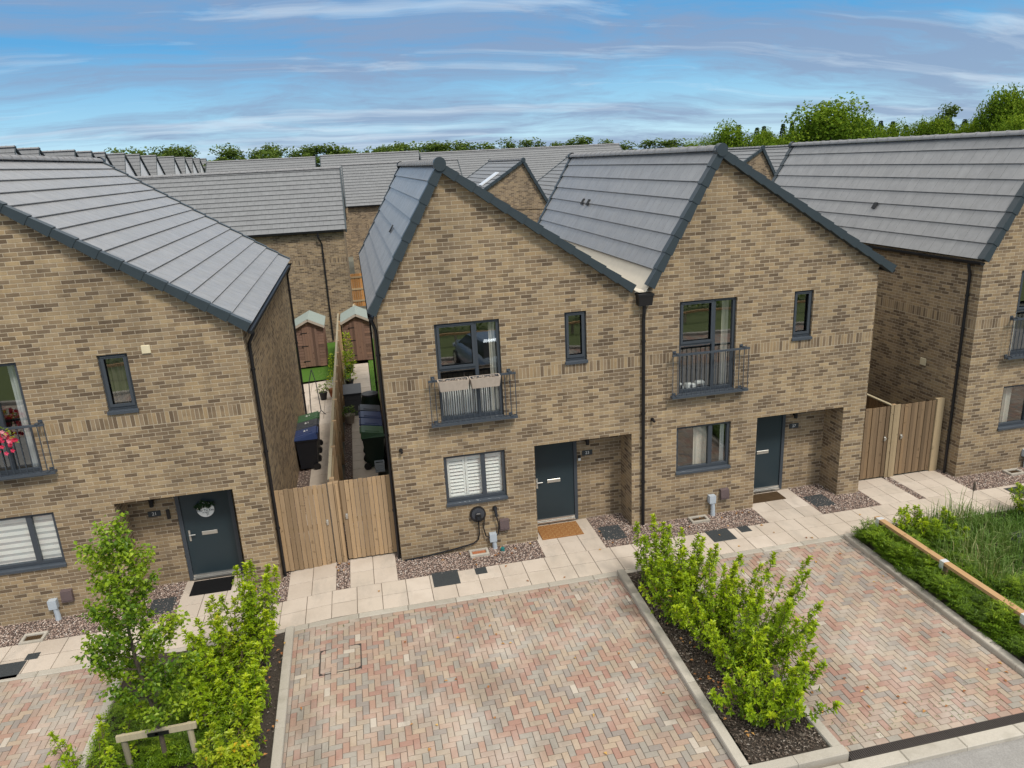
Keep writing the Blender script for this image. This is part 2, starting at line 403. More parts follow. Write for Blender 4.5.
mp2 = t.n('ShaderNodeMapping', i_Vector=pv); mp2.inputs['Rotation'].default_value = (0,0,radians(-24)); mp2.inputs['Scale'].default_value = (.34, 1.9, 1); mp2.inputs['Location'].default_value = (5.3, 2.9, 0)
wv2 = t.n('ShaderNodeVectorMath', operation='MULTIPLY_ADD', i_0=warp.outputs['Color'], i_1=(.9,.9,0), i_2=mp2.outputs[0])
n2 = t.noise(wv2, 1.0, 9, .62)                                  # thin white streaks
deep = t.ramp(dz, [(0, (4.9, 6.6, 7.3)), (.06, (2.5, 4.8, 6.5)), (.14, (.75, 2.85, 5.4)), (.3, (.42, 2.2, 4.9)), (1, (2.0, 3.0, 4.5))])
skyc = t.mix(.94, sky, deep)
veil = t.ramp(n1, [(.41, (0,0,0)), (.58, (1,1,1))])
c = t.mix(t.math('MULTIPLY', veil, .8), skyc, (2.0, 2.65, 3.95))
wisp = t.ramp(n2, [(.53, (0,0,0)), (.64, (1,1,1))])
c = t.mix(t.math('MULTIPLY', wisp, .5), c, (5.2, 6.1, 6.9))
high = t.ramp(dz, [(.27, (0,0,0)), (.50, (1,1,1))])            # out of view: pale overhead cloud added to make the skylight less blue
c = t.mix(t.math('MULTIPLY', high, .9), c, (9.6, 9.4, 8.9))
bg = t.n('ShaderNodeBackground', i_Color=c, i_Strength=.10)
t.done(bg)
sl = bpy.data.lights.new('sun', 'SUN'); sun = bpy.data.objects.new('sun', sl); COL.objects.link(sun)
sl.energy = 1.9; sl.angle = radians(10); sl.color = (1.0, .94, .85)
sd = Vector((sin(SUN_AZ)*cos(SUN_EL), cos(SUN_AZ)*cos(SUN_EL), sin(SUN_EL)))
sun.rotation_euler = sd.to_track_quat('Z', 'Y').to_euler(); sun.location = (20, -20, 40)
SC.view_settings.view_transform = 'Standard'; SC.view_settings.look = 'None'; SC.view_settings.gamma = 1
SC.view_settings.exposure = 0.46
SC.cycles.max_bounces = 6; SC.cycles.transparent_max_bounces = 12

# ------------------------------------------------------------------ ground and paving
b = MB(); b.face([(-900,-300,-.17), (1200,-300,-.17), (1200,1500,-.17), (-900,1500,-.17)])
struct(b.build('ground', M['land']))
b = MB(); b.face([(-40,-11.6,-.06), (60,-11.6,-.06), (60,-7.30,-.055), (-40,-7.30,-.055)])
struct(b.build('road', M['tarmac']))
b = MB()
for i in range(200):
    for j in range(13): x = -16+i*.2; y = -15.9+j*.33; b.face([(x+.004,y+.004,-.05),(x+.196,y+.004,-.05),(x+.196,y+.326,-.05),(x+.004,y+.326,-.05)])
struct(b.build('opposite_parking', M['paver']))
b = MB(); b.face([(-40,-30,-.03), (60,-30,-.03), (60,-16.15,-.03), (-40,-16.15,-.03)])
struct(b.build('grass_verge', M['vergegrass']))
b = MB()
for i in range(60):
    x = -30 + i*.915; b.bevbox(x, x+.909, -16.15, -15.92, -.1, .06, .015)
struct(b.build('far_kerb', M['kerb']))

# front pavement: two rows of slabs, edging, paths to the doors and gates
SL = .479
slab = MB(); bed = MB()
def split(x0, x1):
    c = [x0]+[v for v in (-2.8, -2.425, -2.05, -1.675, -1.3) if x0 < v < x1]+[x1]
    return list(zip(c, c[1:]))
def slabs(x0, x1, y0, y1, sx=SL, sy=.465, skip=()):
    nx = max(1, round((x1-x0)/sx)); ny = max(1, round((y1-y0)/sy))
    for i in range(nx):
        for j in range(ny):
            a0 = x0+(x1-x0)*i/nx; a1 = x0+(x1-x0)*(i+1)/nx; c0 = y0+(y1-y0)*j/ny; c1 = y0+(y1-y0)*(j+1)/ny
            dz = U(-.002, .002); g = .0055
            slab.bevbox(a0+g, a1-g, c0+g*1.5, c1-g*1.5, -.05, dz, .004)
    for q0, q1 in split(x0, x1): bed.face([(q0,y0,-.014), (q1,y0,-.014), (q1,y1,-.014), (q0,y1,-.014)])
XS = [-10.05 + SL*i for i in range(62)]
slabs(XS[0], XS[-1], -1.705, -.765)
slabs(2.92, 4.26, -.765, .66)            # to the middle door
slabs(8.03, 9.37, -.765, .66)            # to the right-hand door
slabs(-4.42, -3.08, -.765, .66)          # to the left-hand door
slabs(-2.31, -1.35, -.765, .36); slabs(-1.08, -.13, -.765, .36)
slabs(10.86, 11.84, -.765, .52); slabs(12.02, 13.30, -.765, .52)
slabs(-2.13, -1.34, .44, 10.2, .8, .6); slabs(-3.6, -1.34, 10.2, 14.95, .6, .6)
slabs(-.98, -.30, .44, 10.2, .7, .6); slabs(-.98, -.24, 10.2, 16.9, .74, .6)
slabs(-6.7, -3.6, 10.2, 13, .6, .6)
o = slab.build('pavement', M['slab'], ground=True); struct(o)
struct(bed.build('paving_bed', M['joint'], ground=True))
b = MB()
for i in range(34):
    x = -10.05 + i*.912; b.bevbox(x+.003, x+.909, -1.855, -1.708, -.1, .004, .012)
struct(b.build('path_edging', M['kerb'], ground=True))

# herringbone block paving: one sheet of blocks per bay
def bay(x0, x1, y0, y1):
    b = MB(); j = MB(); Uw = .1
    def blk(a0, a1, c0, c1):
        a0 = max(a0, x0); a1 = min(a1, x1); c0 = max(c0, y0); c1 = min(c1, y1)
        if a1-a0 < .02 or c1-c0 < .02: return
        g = .0034; h = U(-.0025, .0025) - .004 + .006*mnoise.noise(((a0+a1)*.5, (c0+c1)*.5, 3.)); ch = .006
        A = R()
        z0 = h-.02
        P = [(a0+g,c0+g,z0),(a1-g,c0+g,z0),(a1-g,c1-g,z0),(a0+g,c1-g,z0),(a0+g,c0+g,h-.005),(a1-g,c0+g,h-.005),(a1-g,c1-g,h-.005),(a0+g,c1-g,h-.005),
             (a0+g+ch,c0+g+ch,h),(a1-g-ch,c0+g+ch,h),(a1-g-ch,c1-g-ch,h),(a0+g+ch,c1-g-ch,h)]
        n = len(b.v); b.v += P
        for f in [(8,9,10,11),(4,5,9,8),(5,6,10,9),(6,7,11,10),(7,4,8,11),(0,1,5,4),(1,2,6,5),(2,3,7,6),(3,0,4,7)]:
            b.f.append(tuple(n+i for i in f)); b.m.append(0); b.a.append(A)
    # border course
    bx0, bx1, by0, by1 = x0, x1, y0, y1
    x = x0
    while x < x1: blk(x, min(x+.2, x1), y1-.1, y1); blk(x, min(x+.2, x1), y0, y0+.1); x += .2
    y = y0+.1
    while y < y1-.1: blk(x0, x0+.1, y, min(y+.2, y1-.1)); blk(x1-.1, x1, y, min(y+.2, y1-.1)); y += .2
    x0, x1, y0, y1 = x0+.1, x1-.1, y0+.1, y1-.1
    ni = int((x1-x0)/Uw)+3; nj = int((y1-y0)/Uw)+3
    for i in range(-2, ni):
        for jj in range(-2, nj):
            k = (i-jj) % 4
            if k == 0: blk(x0+i*Uw, x0+(i+2)*Uw, y0+jj*Uw, y0+(jj+1)*Uw)
            elif k == 3: blk(x0+i*Uw, x0+(i+1)*Uw, y0+jj*Uw, y0+(jj+2)*Uw)
    for q0, q1 in split(bx0, bx1): j.face([(q0,by0,-.022),(q1,by0,-.022),(q1,by1,-.022),(q0,by1,-.022)])
    struct(j.build('joint_sand', M['joint'], ground=True)); struct(b.build('block_paving', M['paver'], ground=True))
bay(-2.11, 4.16, -6.95, -1.86); bay(5.43, 9.14, -6.95, -1.86); bay(-10.4, -4.86, -6.95, -1.86); bay(16.2, 21, -6.95, -1.86)

def kerb_line(p, q, wd=.155, z1=.085):
    p = Vector((*p, 0)); q = Vector((*q, 0)); L = (q-p).length; dr = (q-p)/L; nr = Vector((-dr.y, dr.x, 0))*wd/2
    n = max(1, round(L/.91)); b = MB()
    for i in range(n):
        a = p+dr*(L*i/n+.003); c = p+dr*(L*(i+1)/n-.003); a2 = R(); zz = z1+U(-.004,.004); bv = dr*.0
        B = [a-nr, a+nr, c+nr, c-nr]; ins = .86
        lo = [Vector((v.x, v.y, -.12)) for v in B]; md = [Vector((v.x, v.y, zz-.018)) for v in B]
        mid = [(a+c)/2]*4
        tp = [Vector((a.x-nr.x*ins, a.y-nr.y*ins, zz)), Vector((a.x+nr.x*ins, a.y+nr.y*ins, zz)), Vector((c.x+nr.x*ins, c.y+nr.y*ins, zz)), Vector((c.x-nr.x*ins, c.y-nr.y*ins, zz))]
        k = len(b.v); b.v += [tuple(v) for v in lo+md+tp]
        for f in [(11,10,9,8),(4,8,9,5),(5,9,10,6),(6,10,11,7),(7,11,8,4),(0,4,5,1),(1,5,6,2),(2,6,7,3),(3,7,4,0)]:
            b.f.append(tuple(k+t_ for t_ in reversed(f))); b.m.append(0); b.a.append(a2)
    return b
KB = MB()
for p, q in [((-2.165,-1.80),(-2.10,-7.05)), ((-4.93,-1.88),(-4.80,-7.05)), ((4.195,-1.79),(4.06,-6.90)), ((5.36,-1.88),(5.44,-6.90)),
             ((9.205,-1.82),(9.10,-7.05)), ((16.1,-1.88),(16.1,-7.05)), ((4.0,-6.97),(5.52,-6.97))]:
    k = kerb_line(p, q); n = len(KB.v); KB.v += k.v; KB.f += [tuple(n+i for i in f) for f in k.f]; KB.m += k.m; KB.a += k.a
struct(KB.build('kerb', M['kerb'], ground=True))
b = MB()
for i in range(40):
    x = -12+i*.912; b.bevbox(x+.003, x+.909, -7.31, -7.11, -.1, .012, .012)
struct(b.build('road_edging', M['kerb'], ground=True))
b = MB(); b.box(5.53, 9.03, -7.10, -6.955, -.1, -.022)
for i in range(115): b.box(5.54+i*.0303, 5.56+i*.0303, -7.09, -6.965, -.022, -.006)
b.box(5.53, 9.03, -6.964, -6.955, -.022, -.002); b.box(5.53, 9.03, -7.10, -7.091, -.022, -.002)
tag(b.build('channel_drain', M['drain']), 'long dark channel drain along the bottom of the right-hand paved bay', 'drain')
b = MB(); b.box(-2.02, 3.98, -7.10, -6.955, -.1, -.022)
for i in range(198): b.box(-2.01+i*.0303, -1.99+i*.0303, -7.09, -6.965, -.022, -.006)
o = b.build('channel_drain', M['drain']); tag(o, 'long dark channel drain along the bottom of the wide middle paved bay', 'drain')

# planting beds
b = MB()
def bedsheet(x0, x1, y0, y1, z=.03):
    nx = int((x1-x0)/.12)+1; ny = int((y1-y0)/.12)+1
    P = [[(x0+(x1-x0)*i/nx, y0+(y1-y0)*j/ny, z+.03*mnoise.noise((i*.35, j*.35, x0))) for j in range(ny+1)] for i in range(nx+1)]
    for i in range(nx):
        for j in range(ny): b.face([P[i][j], P[i+1][j], P[i+1][j+1], P[i][j+1]])
bedsheet(-4.86, -2.18, -7.0, -1.86); bedsheet(4.2, 5.36, -6.9, -1.86); bedsheet(9.2, 16.05, -7.05, -1.86)
struct(b.build('planting_bed', M['soil'], ground=True))
b = MB()
for x0, x1, n in ((-4.8, -2.22, 1500), (4.18, 5.36, 7000), (9.25, 10.2, 400)):
    for i in range(n):
        p = Vector((U(x0, x1), U(-6.85, -1.95), .045+U(0, .03))); a = U(0, 6.3); dv = Vector((cos(a), sin(a), U(-.3, .3)))
        b.leaf(p, dv, Vector((U(-.5,.5), U(-.5,.5), 1)), U(.02, .06), U(.012, .03))
struct(b.build('bark_chippings', M['chip'], ground=True), 'dark bark chippings on the planting beds', 'bark chips', 'stuff')

# gravel strips at the foot of the walls
gb = MB(); st = MB()
GR = [(-9.0,-4.42,-.765,.0), (-5.24,-4.42,0,.68), (-3.08,-2.31,-.765,0), (-2.46,-2.31,0,.36), (-1.35,-1.08,-.765,.36), (-.13,0,-.765,.36), (0,2.92,-.765,0),
      (4.26,8.03,-.765,0), (4.26,5.11,0,.68), (9.37,10.86,-.765,0), (9.37,10.22,0,.68), (10.80,10.86,0,.5), (11.84,12.02,-.765,.5), (13.30,17.2,-.765,0), (13.30,13.48,0,.52), (-1.2,-.98,.44,12), (-2.46,-2.13,.44,10)]
ico = []
ph = (1+sqrt(5))/2
IV = [Vector(v).normalized() for v in [(0,1,ph),(0,-1,ph),(0,1,-ph),(0,-1,-ph),(1,ph,0),(-1,ph,0),(1,-ph,0),(-1,-ph,0),(ph,0,1),(-ph,0,1),(ph,0,-1),(-ph,0,-1)]]
OV = [Vector(v) for v in ((1,0,0),(-1,0,0),(0,1,0),(0,-1,0),(0,0,1),(0,0,-1))]
OF = [(0,2,4),(2,1,4),(1,3,4),(3,0,4),(2,0,5),(1,2,5),(3,1,5),(0,3,5)]
for x0, x1, y0, y1 in GR:
    gb.face([(x0,y0,-.018),(x1,y0,-.018),(x1,y1,-.018),(x0,y1,-.018)])
    dens = 1500 if y1 < 1 else 500
    for i in range(int((x1-x0)*(y1-y0)*dens)):
        c = Vector((U(x0, x1), U(y0, y1), -.012+U(0, .012))); s = U(.008, .017); rz = U(0, 6.3); A = R()
        n = len(st.v); ca, sa = cos(rz), sin(rz); e = (U(.8,1.3), U(.7,1.1), U(.6,.9))
        for v in OV:
            x, y, z = v.x*e[0]*s+U(-.003,.003), v.y*e[1]*s+U(-.003,.003), v.z*e[2]*s
            st.v.append((c.x+x*ca-y*sa, c.y+x*sa+y*ca, c.z+z))
        for f in OF: st.f.append(tuple(n+i_ for i_ in f)); st.m.append(0); st.a.append(A)
struct(gb.build('gravel_base', M['gravelbed'], ground=True))
struct(st.build('gravel', M['stone'], ground=True), 'pinkish brown gravel along the foot of the house walls', 'gravel', 'stuff')

# garden turf behind the houses
b = MB(); b.face([(-6.5,14.97,.01),(-1.4,14.97,.01),(-1.4,21.5,.01),(-6.5,21.5,.01)]); b.face([(-.22,10.3,.01),(4.5,10.3,.01),(4.5,21.5,.01),(-.22,21.5,.01)])
b.face([(-1.15,12,.005),(-.98,12,.005),(-.98,21.5,.005),(-1.15,21.5,.005)])
struct(b.build('lawn', M['grass'], ground=True))
b = MB()
for i in range(3500):
    x, y = (U(-3.4,-1.45), U(15, 17)) if R() < .7 else (U(-.2, .6), U(11, 17.0))
    p = Vector((x, y, .01)); b.leaf(p, Vector((U(-.4,.4), U(-.4,.4), 1)).normalized(), Vector((U(-1,1),U(-1,1),.1)), U(.04,.08), .012)
struct(b.build('turf_blades', M['blade'], ground=True), 'short turf in the back gardens', 'grass', 'stuff')


# ------------------------------------------------------------------ house parts
def clip_poly(poly, f):
    # keep the part of a 2-D polygon where f(p) >= 0
    out = []
    for i in range(len(poly)):
        p, q = poly[i], poly[(i+1) % len(poly)]; a, c = f(p), f(q)
        if a >= 0: out.append(p)
        if (a >= 0) != (c >= 0):
            t_ = a/(a-c); out.append((p[0]+(q[0]-p[0])*t_, p[1]+(q[1]-p[1])*t_))
    return out

def tile_slope(mb, top, along, down, L_along, L_down, gauge=.385, tw=.33, detail=True, thick=.02):
    # courses of flat tiles from the eave up; top = upper start corner, along/down unit vectors
    nrm = along.cross(down).normalized()
    if nrm.z < 0: nrm = -nrm
    mb.face([top, top+along*L_along, top+along*L_along+down*L_down, top+down*L_down], 1)
    n = int(math.ceil(L_down/gauge - .02))
    for i in range(n):
        s1 = L_down - i*gauge; s0 = max(0, s1-gauge-.05)
        if s1 < .05: break
        lo, hi = .044, .008
        shift = (i % 2)*tw/2
        k = -1
        while True:
            a0 = k*tw+shift; a1 = a0+tw; k += 1
            if a0 >= L_along: break
            a0 = max(a0, 0); a1 = min(a1, L_along)
            if a1-a0 < .02: continue
            g = .0018; A = R(); e = U(-.0005, .0005)
            P0 = top+along*(a0+g)+down*s0+nrm*hi; P1 = top+along*(a1-g)+down*s0+nrm*hi
            P2 = top+along*(a1-g)+down*s1+nrm*(lo+e); P3 = top+along*(a0+g)+down*s1+nrm*(lo+e)
            mb.face([P0, P1, P2, P3] if along.cross(-down).dot(nrm) < 0 else [P3, P2, P1, P0], 0, A)
            Q2 = P2-nrm*thick; Q3 = P3-nrm*thick
            mb.face([P3, P2, Q2, Q3], 0, A)
            if a0 == 0: mb.face([P0, P3, Q3, P0-nrm*.006], 0, A)
            if a1 == L_along: mb.face([P1, P2, Q2, P1-nrm*.006], 0, A)

def ridge_tiles(name, p, q, parent, rad=.105, step=.45):
    b = MB(); p = Vector(p); q = Vector(q); L = (q-p).length; dr = (q-p)/L; n = max(1, round(L/step))
    sd_ = dr.cross(Vector((0,0,1))).normalized()
    for i in range(n):
        a = p+dr*(L*i/n); c = p+dr*(L*(i+1)/n-.006); A = R(); m = a+dr*.06
        for (s, e, r_) in ((a, m, rad+.014), (m, c, rad)):
            k0 = len(b.v); N = 10
            for P in (s, e):
                for k in range(N+1):
                    th = pi*k/N; b.v.append(tuple(P+sd_*(cos(th)*r_)+Vector((0,0,1))*(sin(th)*r_*.95-.03)))
            for k in range(N):
                b.f.append((k0+k, k0+k+1, k0+N+2+k, k0+N+1+k)); b.m.append(0); b.a.append(A)
            b.f.append(tuple(k0+k for k in range(N+1))); b.m.append(0); b.a.append(A)
    return b.build(name, M['ridge'], parent)

def verge(name, p, q, parent, yf, depth=.17, drop=.135, rise=.062, step=.385, sgn=1, vs=1.0):
    # segmented dry verge along a gable slope, p = ridge end, q = eave end (2-D x,z)
    b = MB(); p = Vector((p[0], p[1])); q = Vector((q[0], q[1])); L = (q-p).length; dr = (q-p)/L
    nn = Vector((-dr.y, dr.x));
    if nn.y < 0: nn = -nn
    n = max(1, round(L/step))
    for i in range(n):
        a = p+dr*(L*i/n-.02); c = p+dr*(L*(i+1)/n); A = R()
        def pt(v, off, y): w_ = v+nn*off; return (w_.x, y, w_.y)
        up0, up1, dn0, dn1 = (rise-.022)*vs, rise*vs, -drop+.012, -drop-.012
        y0 = yf; y1 = yf+depth*sgn; e = .012*sgn
        b.hexa([pt(a,dn0,y0), pt(c,dn1,y0-e), pt(c,dn1,y1), pt(a,dn0,y1), pt(a,up0,y0), pt(c,up1,y0-e), pt(c,up1,y1), pt(a,up0,y1)], 0, A)
    return b.build(name, M['verge'], parent)

def window(root, x0, x1, z0, z1, bars=(), opener=None, y=.075, name='window', sill=True):
    # bars: list of (xa,xb,za,zb) mullions and transoms; opener: inner sash rectangles; glass fills the rest
    zb = z0; z0 = z0 + .07
    fr = MB(); w_ = .062; d0, d1 = y-.02, y+.05
    fr.box(x0, x1, d0, d1, z1-w_, z1); fr.box(x0, x1, d0, d1, z0, z0+w_)
    fr.box(x0, x0+w_, d0, d1, z0+w_, z1-w_); fr.box(x1-w_, x1, d0, d1, z0+w_, z1-w_)
    for a0, a1, c0, c1 in bars: fr.box(a0, a1, d0-.001, d1, c0, c1)
    for a0, a1, c0, c1 in (opener or ()):
        s = .052; e0, e1 = d0-.022, d0-.002
        fr.box(a0, a1, e0, e1, c1-s, c1); fr.box(a0, a1, e0, e1, c0, c0+s); fr.box(a0, a0+s, e0, e1, c0+s, c1-s); fr.box(a1-s, a1, e0, e1, c0+s, c1-s)
        fr.box(a0+.01, a1-.01, e0-.012, e0-.001, c1-.022, c1-.008)
    o = fr.build(name, M['frame'], root)
    g = MB(); g.face([(x0+w_, y+.02, z0+w_), (x1-w_, y+.02, z0+w_), (x1-w_, y+.02, z1-w_), (x0+w_, y+.02, z1-w_)])
    g.build('pane', M['glass'], o)
    if sill:
        s = MB(); s.hexa([(x0+.001,-.002,zb+.002),(x1-.001,-.002,zb+.002),(x1-.001,y+.05,zb+.002),(x0+.001,y+.05,zb+.002),
                          (x0+.001,-.002,zb+.058),(x1-.001,-.002,zb+.058),(x1-.001,y+.05,z0-.001),(x0+.001,y+.05,z0-.001)])
        s.hexa([(x0-.012,-.04,zb-.004),(x1+.012,-.04,zb-.004),(x1+.012,-.003,zb-.004),(x0-.012,-.003,zb-.004),(x0-.012,-.04,zb+.046),(x1+.012,-.04,zb+.046),(x1+.012,-.003,zb+.058),(x0-.012,-.003,zb+.058)])
        s.build('sill', M['rail'], o)
    return o

def tall_window(root, x0, x1, z0, z1):
    xm = x0+(x1-x0)*.62; zt = z0+(z1-z0)*.555
    return window(root, x0, x1, z0, z1, [(xm-.035, xm+.035, z0+.13, z1-.06), (x0+.06, xm-.035, zt-.05, zt+.03)],
                  [(x0+.045, xm-.02, zt+.0, z1-.03)])
def low_window(root, x0, x1, z0, z1):
    xm = x0+(x1-x0)*.64
    return window(root, x0, x1, z0, z1, [(xm-.045, xm+.045, z0+.13, z1-.06)], None)
def small_window(root, x0, x1, z0, z1):
    return window(root, x0, x1, z0, z1, [], [(x0+.04, x1-.04, z0+.12, z1-.03)])

def balcony(root, x0, x1, z0, z1, y=-.16):
    b = MB()
    b.box(x0, x1, y-.02, y+.02, z1-.04, z1+.0); b.box(x0, x1, y-.03, y+.03, z0-.02, z0+.03)
    b.box(x0, x1, y+.06, y+.09, z0-.02, z0+.03)
    for x in (x0+.09, x1-.13):
        for z in (z1-.035, z0-.015):
            b.box(x, x+.035, y+.02, -.001, z, z+.04)
            b.box(x-.02, x+.055, -.012, -.0005, z-.03, z+.07)
        b.box(x-.012, x+.047, y-.032, y+.032, z1-.002, z1+.025); 
        b.box(x-.012, x+.047, y-.042, y+.042, z0+.028, z0+.05)
    o = b.build('balcony_railing', M['rail'], root)
    n = 17; proto = None
    me = MB(); me.tube([(0,y,z0+.03),(0,y,z1-.04)], .0085, 6); 
    for i in range(n):
        x = x0+.015+(x1-x0-.03)*i/(n-1)
        if proto is None: proto = me.build('baluster', M['rail'], o); c = proto
        else: c = proto.copy(); COL.objects.link(c); c.parent = o
        c.location = (x, 0, 0)
    return o

def door(root, x0, x1, z0, z1, y, handle='left'):
    f = MB(); s = .075
    f.box(x0, x0+s, y-.06, y-.002, z0, z1); f.box(x1-s, x1, y-.06, y-.002, z0, z1); f.box(x0+s, x1-s, y-.06, y-.002, z1-s, z1)
    l = MB(); a, c = x0+s+.004, x1-s-.004; yy = y-.035
    l.box(a, c, yy, y-.004, z0+.05, z1-s-.004)
    o = l.build('door', M['door'], root)
    f.build('door_frame', M['frame'], o)
    t_ = MB(); t_.box(a-.003, c+.003, yy-.055, yy+.002, z0+.012, z0+.05); t_.box(a, c, yy-.02, yy-.001, z0+.06, z0+.105)
    t_.build('threshold', M['metal'], o)
    lb = MB(); m = (a+c)/2; lb.bevbox(m-.15, m+.15, yy-.014, yy-.001, z0+.98, z0+1.06, .006)
    lb.build('letterbox', M['metal'], o)
    h = MB(); hx = a+.075 if handle == 'left' else c-.075; sg = 1 if handle == 'left' else -1
    h.box(hx-.018, hx+.018, yy-.012, yy-.001, z0+.88, z0+1.12); h.tube([(hx, yy-.01, z0+1.03), (hx, yy-.055, z0+1.03), (hx+sg*.12, yy-.055, z0+1.03)], .011, 6)
    h.build('handle', M['metal'], o)
    return o

def porch_lamp(root, x, y, z):
    b = MB(); b.box(x-.035, x+.035, y-.03, y-.001, z-.06, z+.06); b.tube([(x,y-.075,z-.11),(x,y-.075,z+.11)], .042, 10)
    b.build('porch_lamp', M['black'], root)
def plate(root, x, y, z, num):
    b = MB(); b.box(x-.12, x+.12, y-.012, y-.001, z-.06, z+.06)
    o = b.build('number_plate', M['cover'], root)
    text('number', num, .095, M['white'], o, (x, y-.0135, z))
def meter_box(root, x, z):
    b = MB(); b.hexa([(x-.10,-.09,z-.11),(x+.10,-.09,z-.11),(x+.10,-.001,z-.13),(x-.10,-.001,z-.13),(x-.10,-.075,z+.11),(x+.10,-.075,z+.11),(x+.10,-.001,z+.13),(x-.10,-.001,z+.13)])
    b.build('meter_box', M['brownbox'], root)
    c = MB(); c.box(x-.09,x+.09,-.098,-.088,z-.08,z-.06); c.build('meter_lid', M['brownbox'], root)
def service_pipe(root, x, ztop=.42):
    b = MB(); b.box(x-.075, x+.075, -.12, -.001, ztop-.09, ztop+.09)
    o = b.build('service_box', M['greyplastic'], root)
    p = MB(); p.tube([(x+.02,-.065,ztop-.09),(x+.03,-.065,ztop-.25),(x+.03,-.075,-.05)], [.045,.05,.055], 10); p.build('duct', M['greyplastic'], o)
def downpipe(root, pts, rad=.034, name='downpipe', clips=True):
    b = MB(); b.tube(pts, rad, 10)
    if clips:
        p, q = Vector(pts[-2]), Vector(pts[-1])
        n = int((p-q).length/1.7)+1
        for i in range(n):
            c = p+(q-p)*((i+.3)/n); b.tube([c+Vector((0,0,.02)), c-Vector((0,0,.02))], rad+.012, 10)
    return b.build(name, M['black'], root)
def gutter(root, p, q, name='gutter'):
    b = MB(); p = Vector(p); q = Vector(q); dr = (q-p).normalized(); s = dr.cross(Vector((0,0,1))).normalized(); N = 8; k0 = 0
    for rad in (.062, .054):
        for P in (p, q):
            for k in range(N+1):
                th = pi+pi*k/N; b.v.append(tuple(P+s*(cos(th)*rad)+Vector((0,0,sin(th)*rad))))
    for lay in (0, 1):
        o_ = lay*2*(N+1)
        for k in range(N): b.f.append((o_+k, o_+k+1, o_+N+2+k, o_+N+1+k)); b.m.append(0); b.a.append(.5)
    for e in (0, 1):
        b.f.append(tuple(e*(N+1)+k for k in range(N+1))); b.m.append(0); b.a.append(.5)
    return b.build(name, M['black'], root)

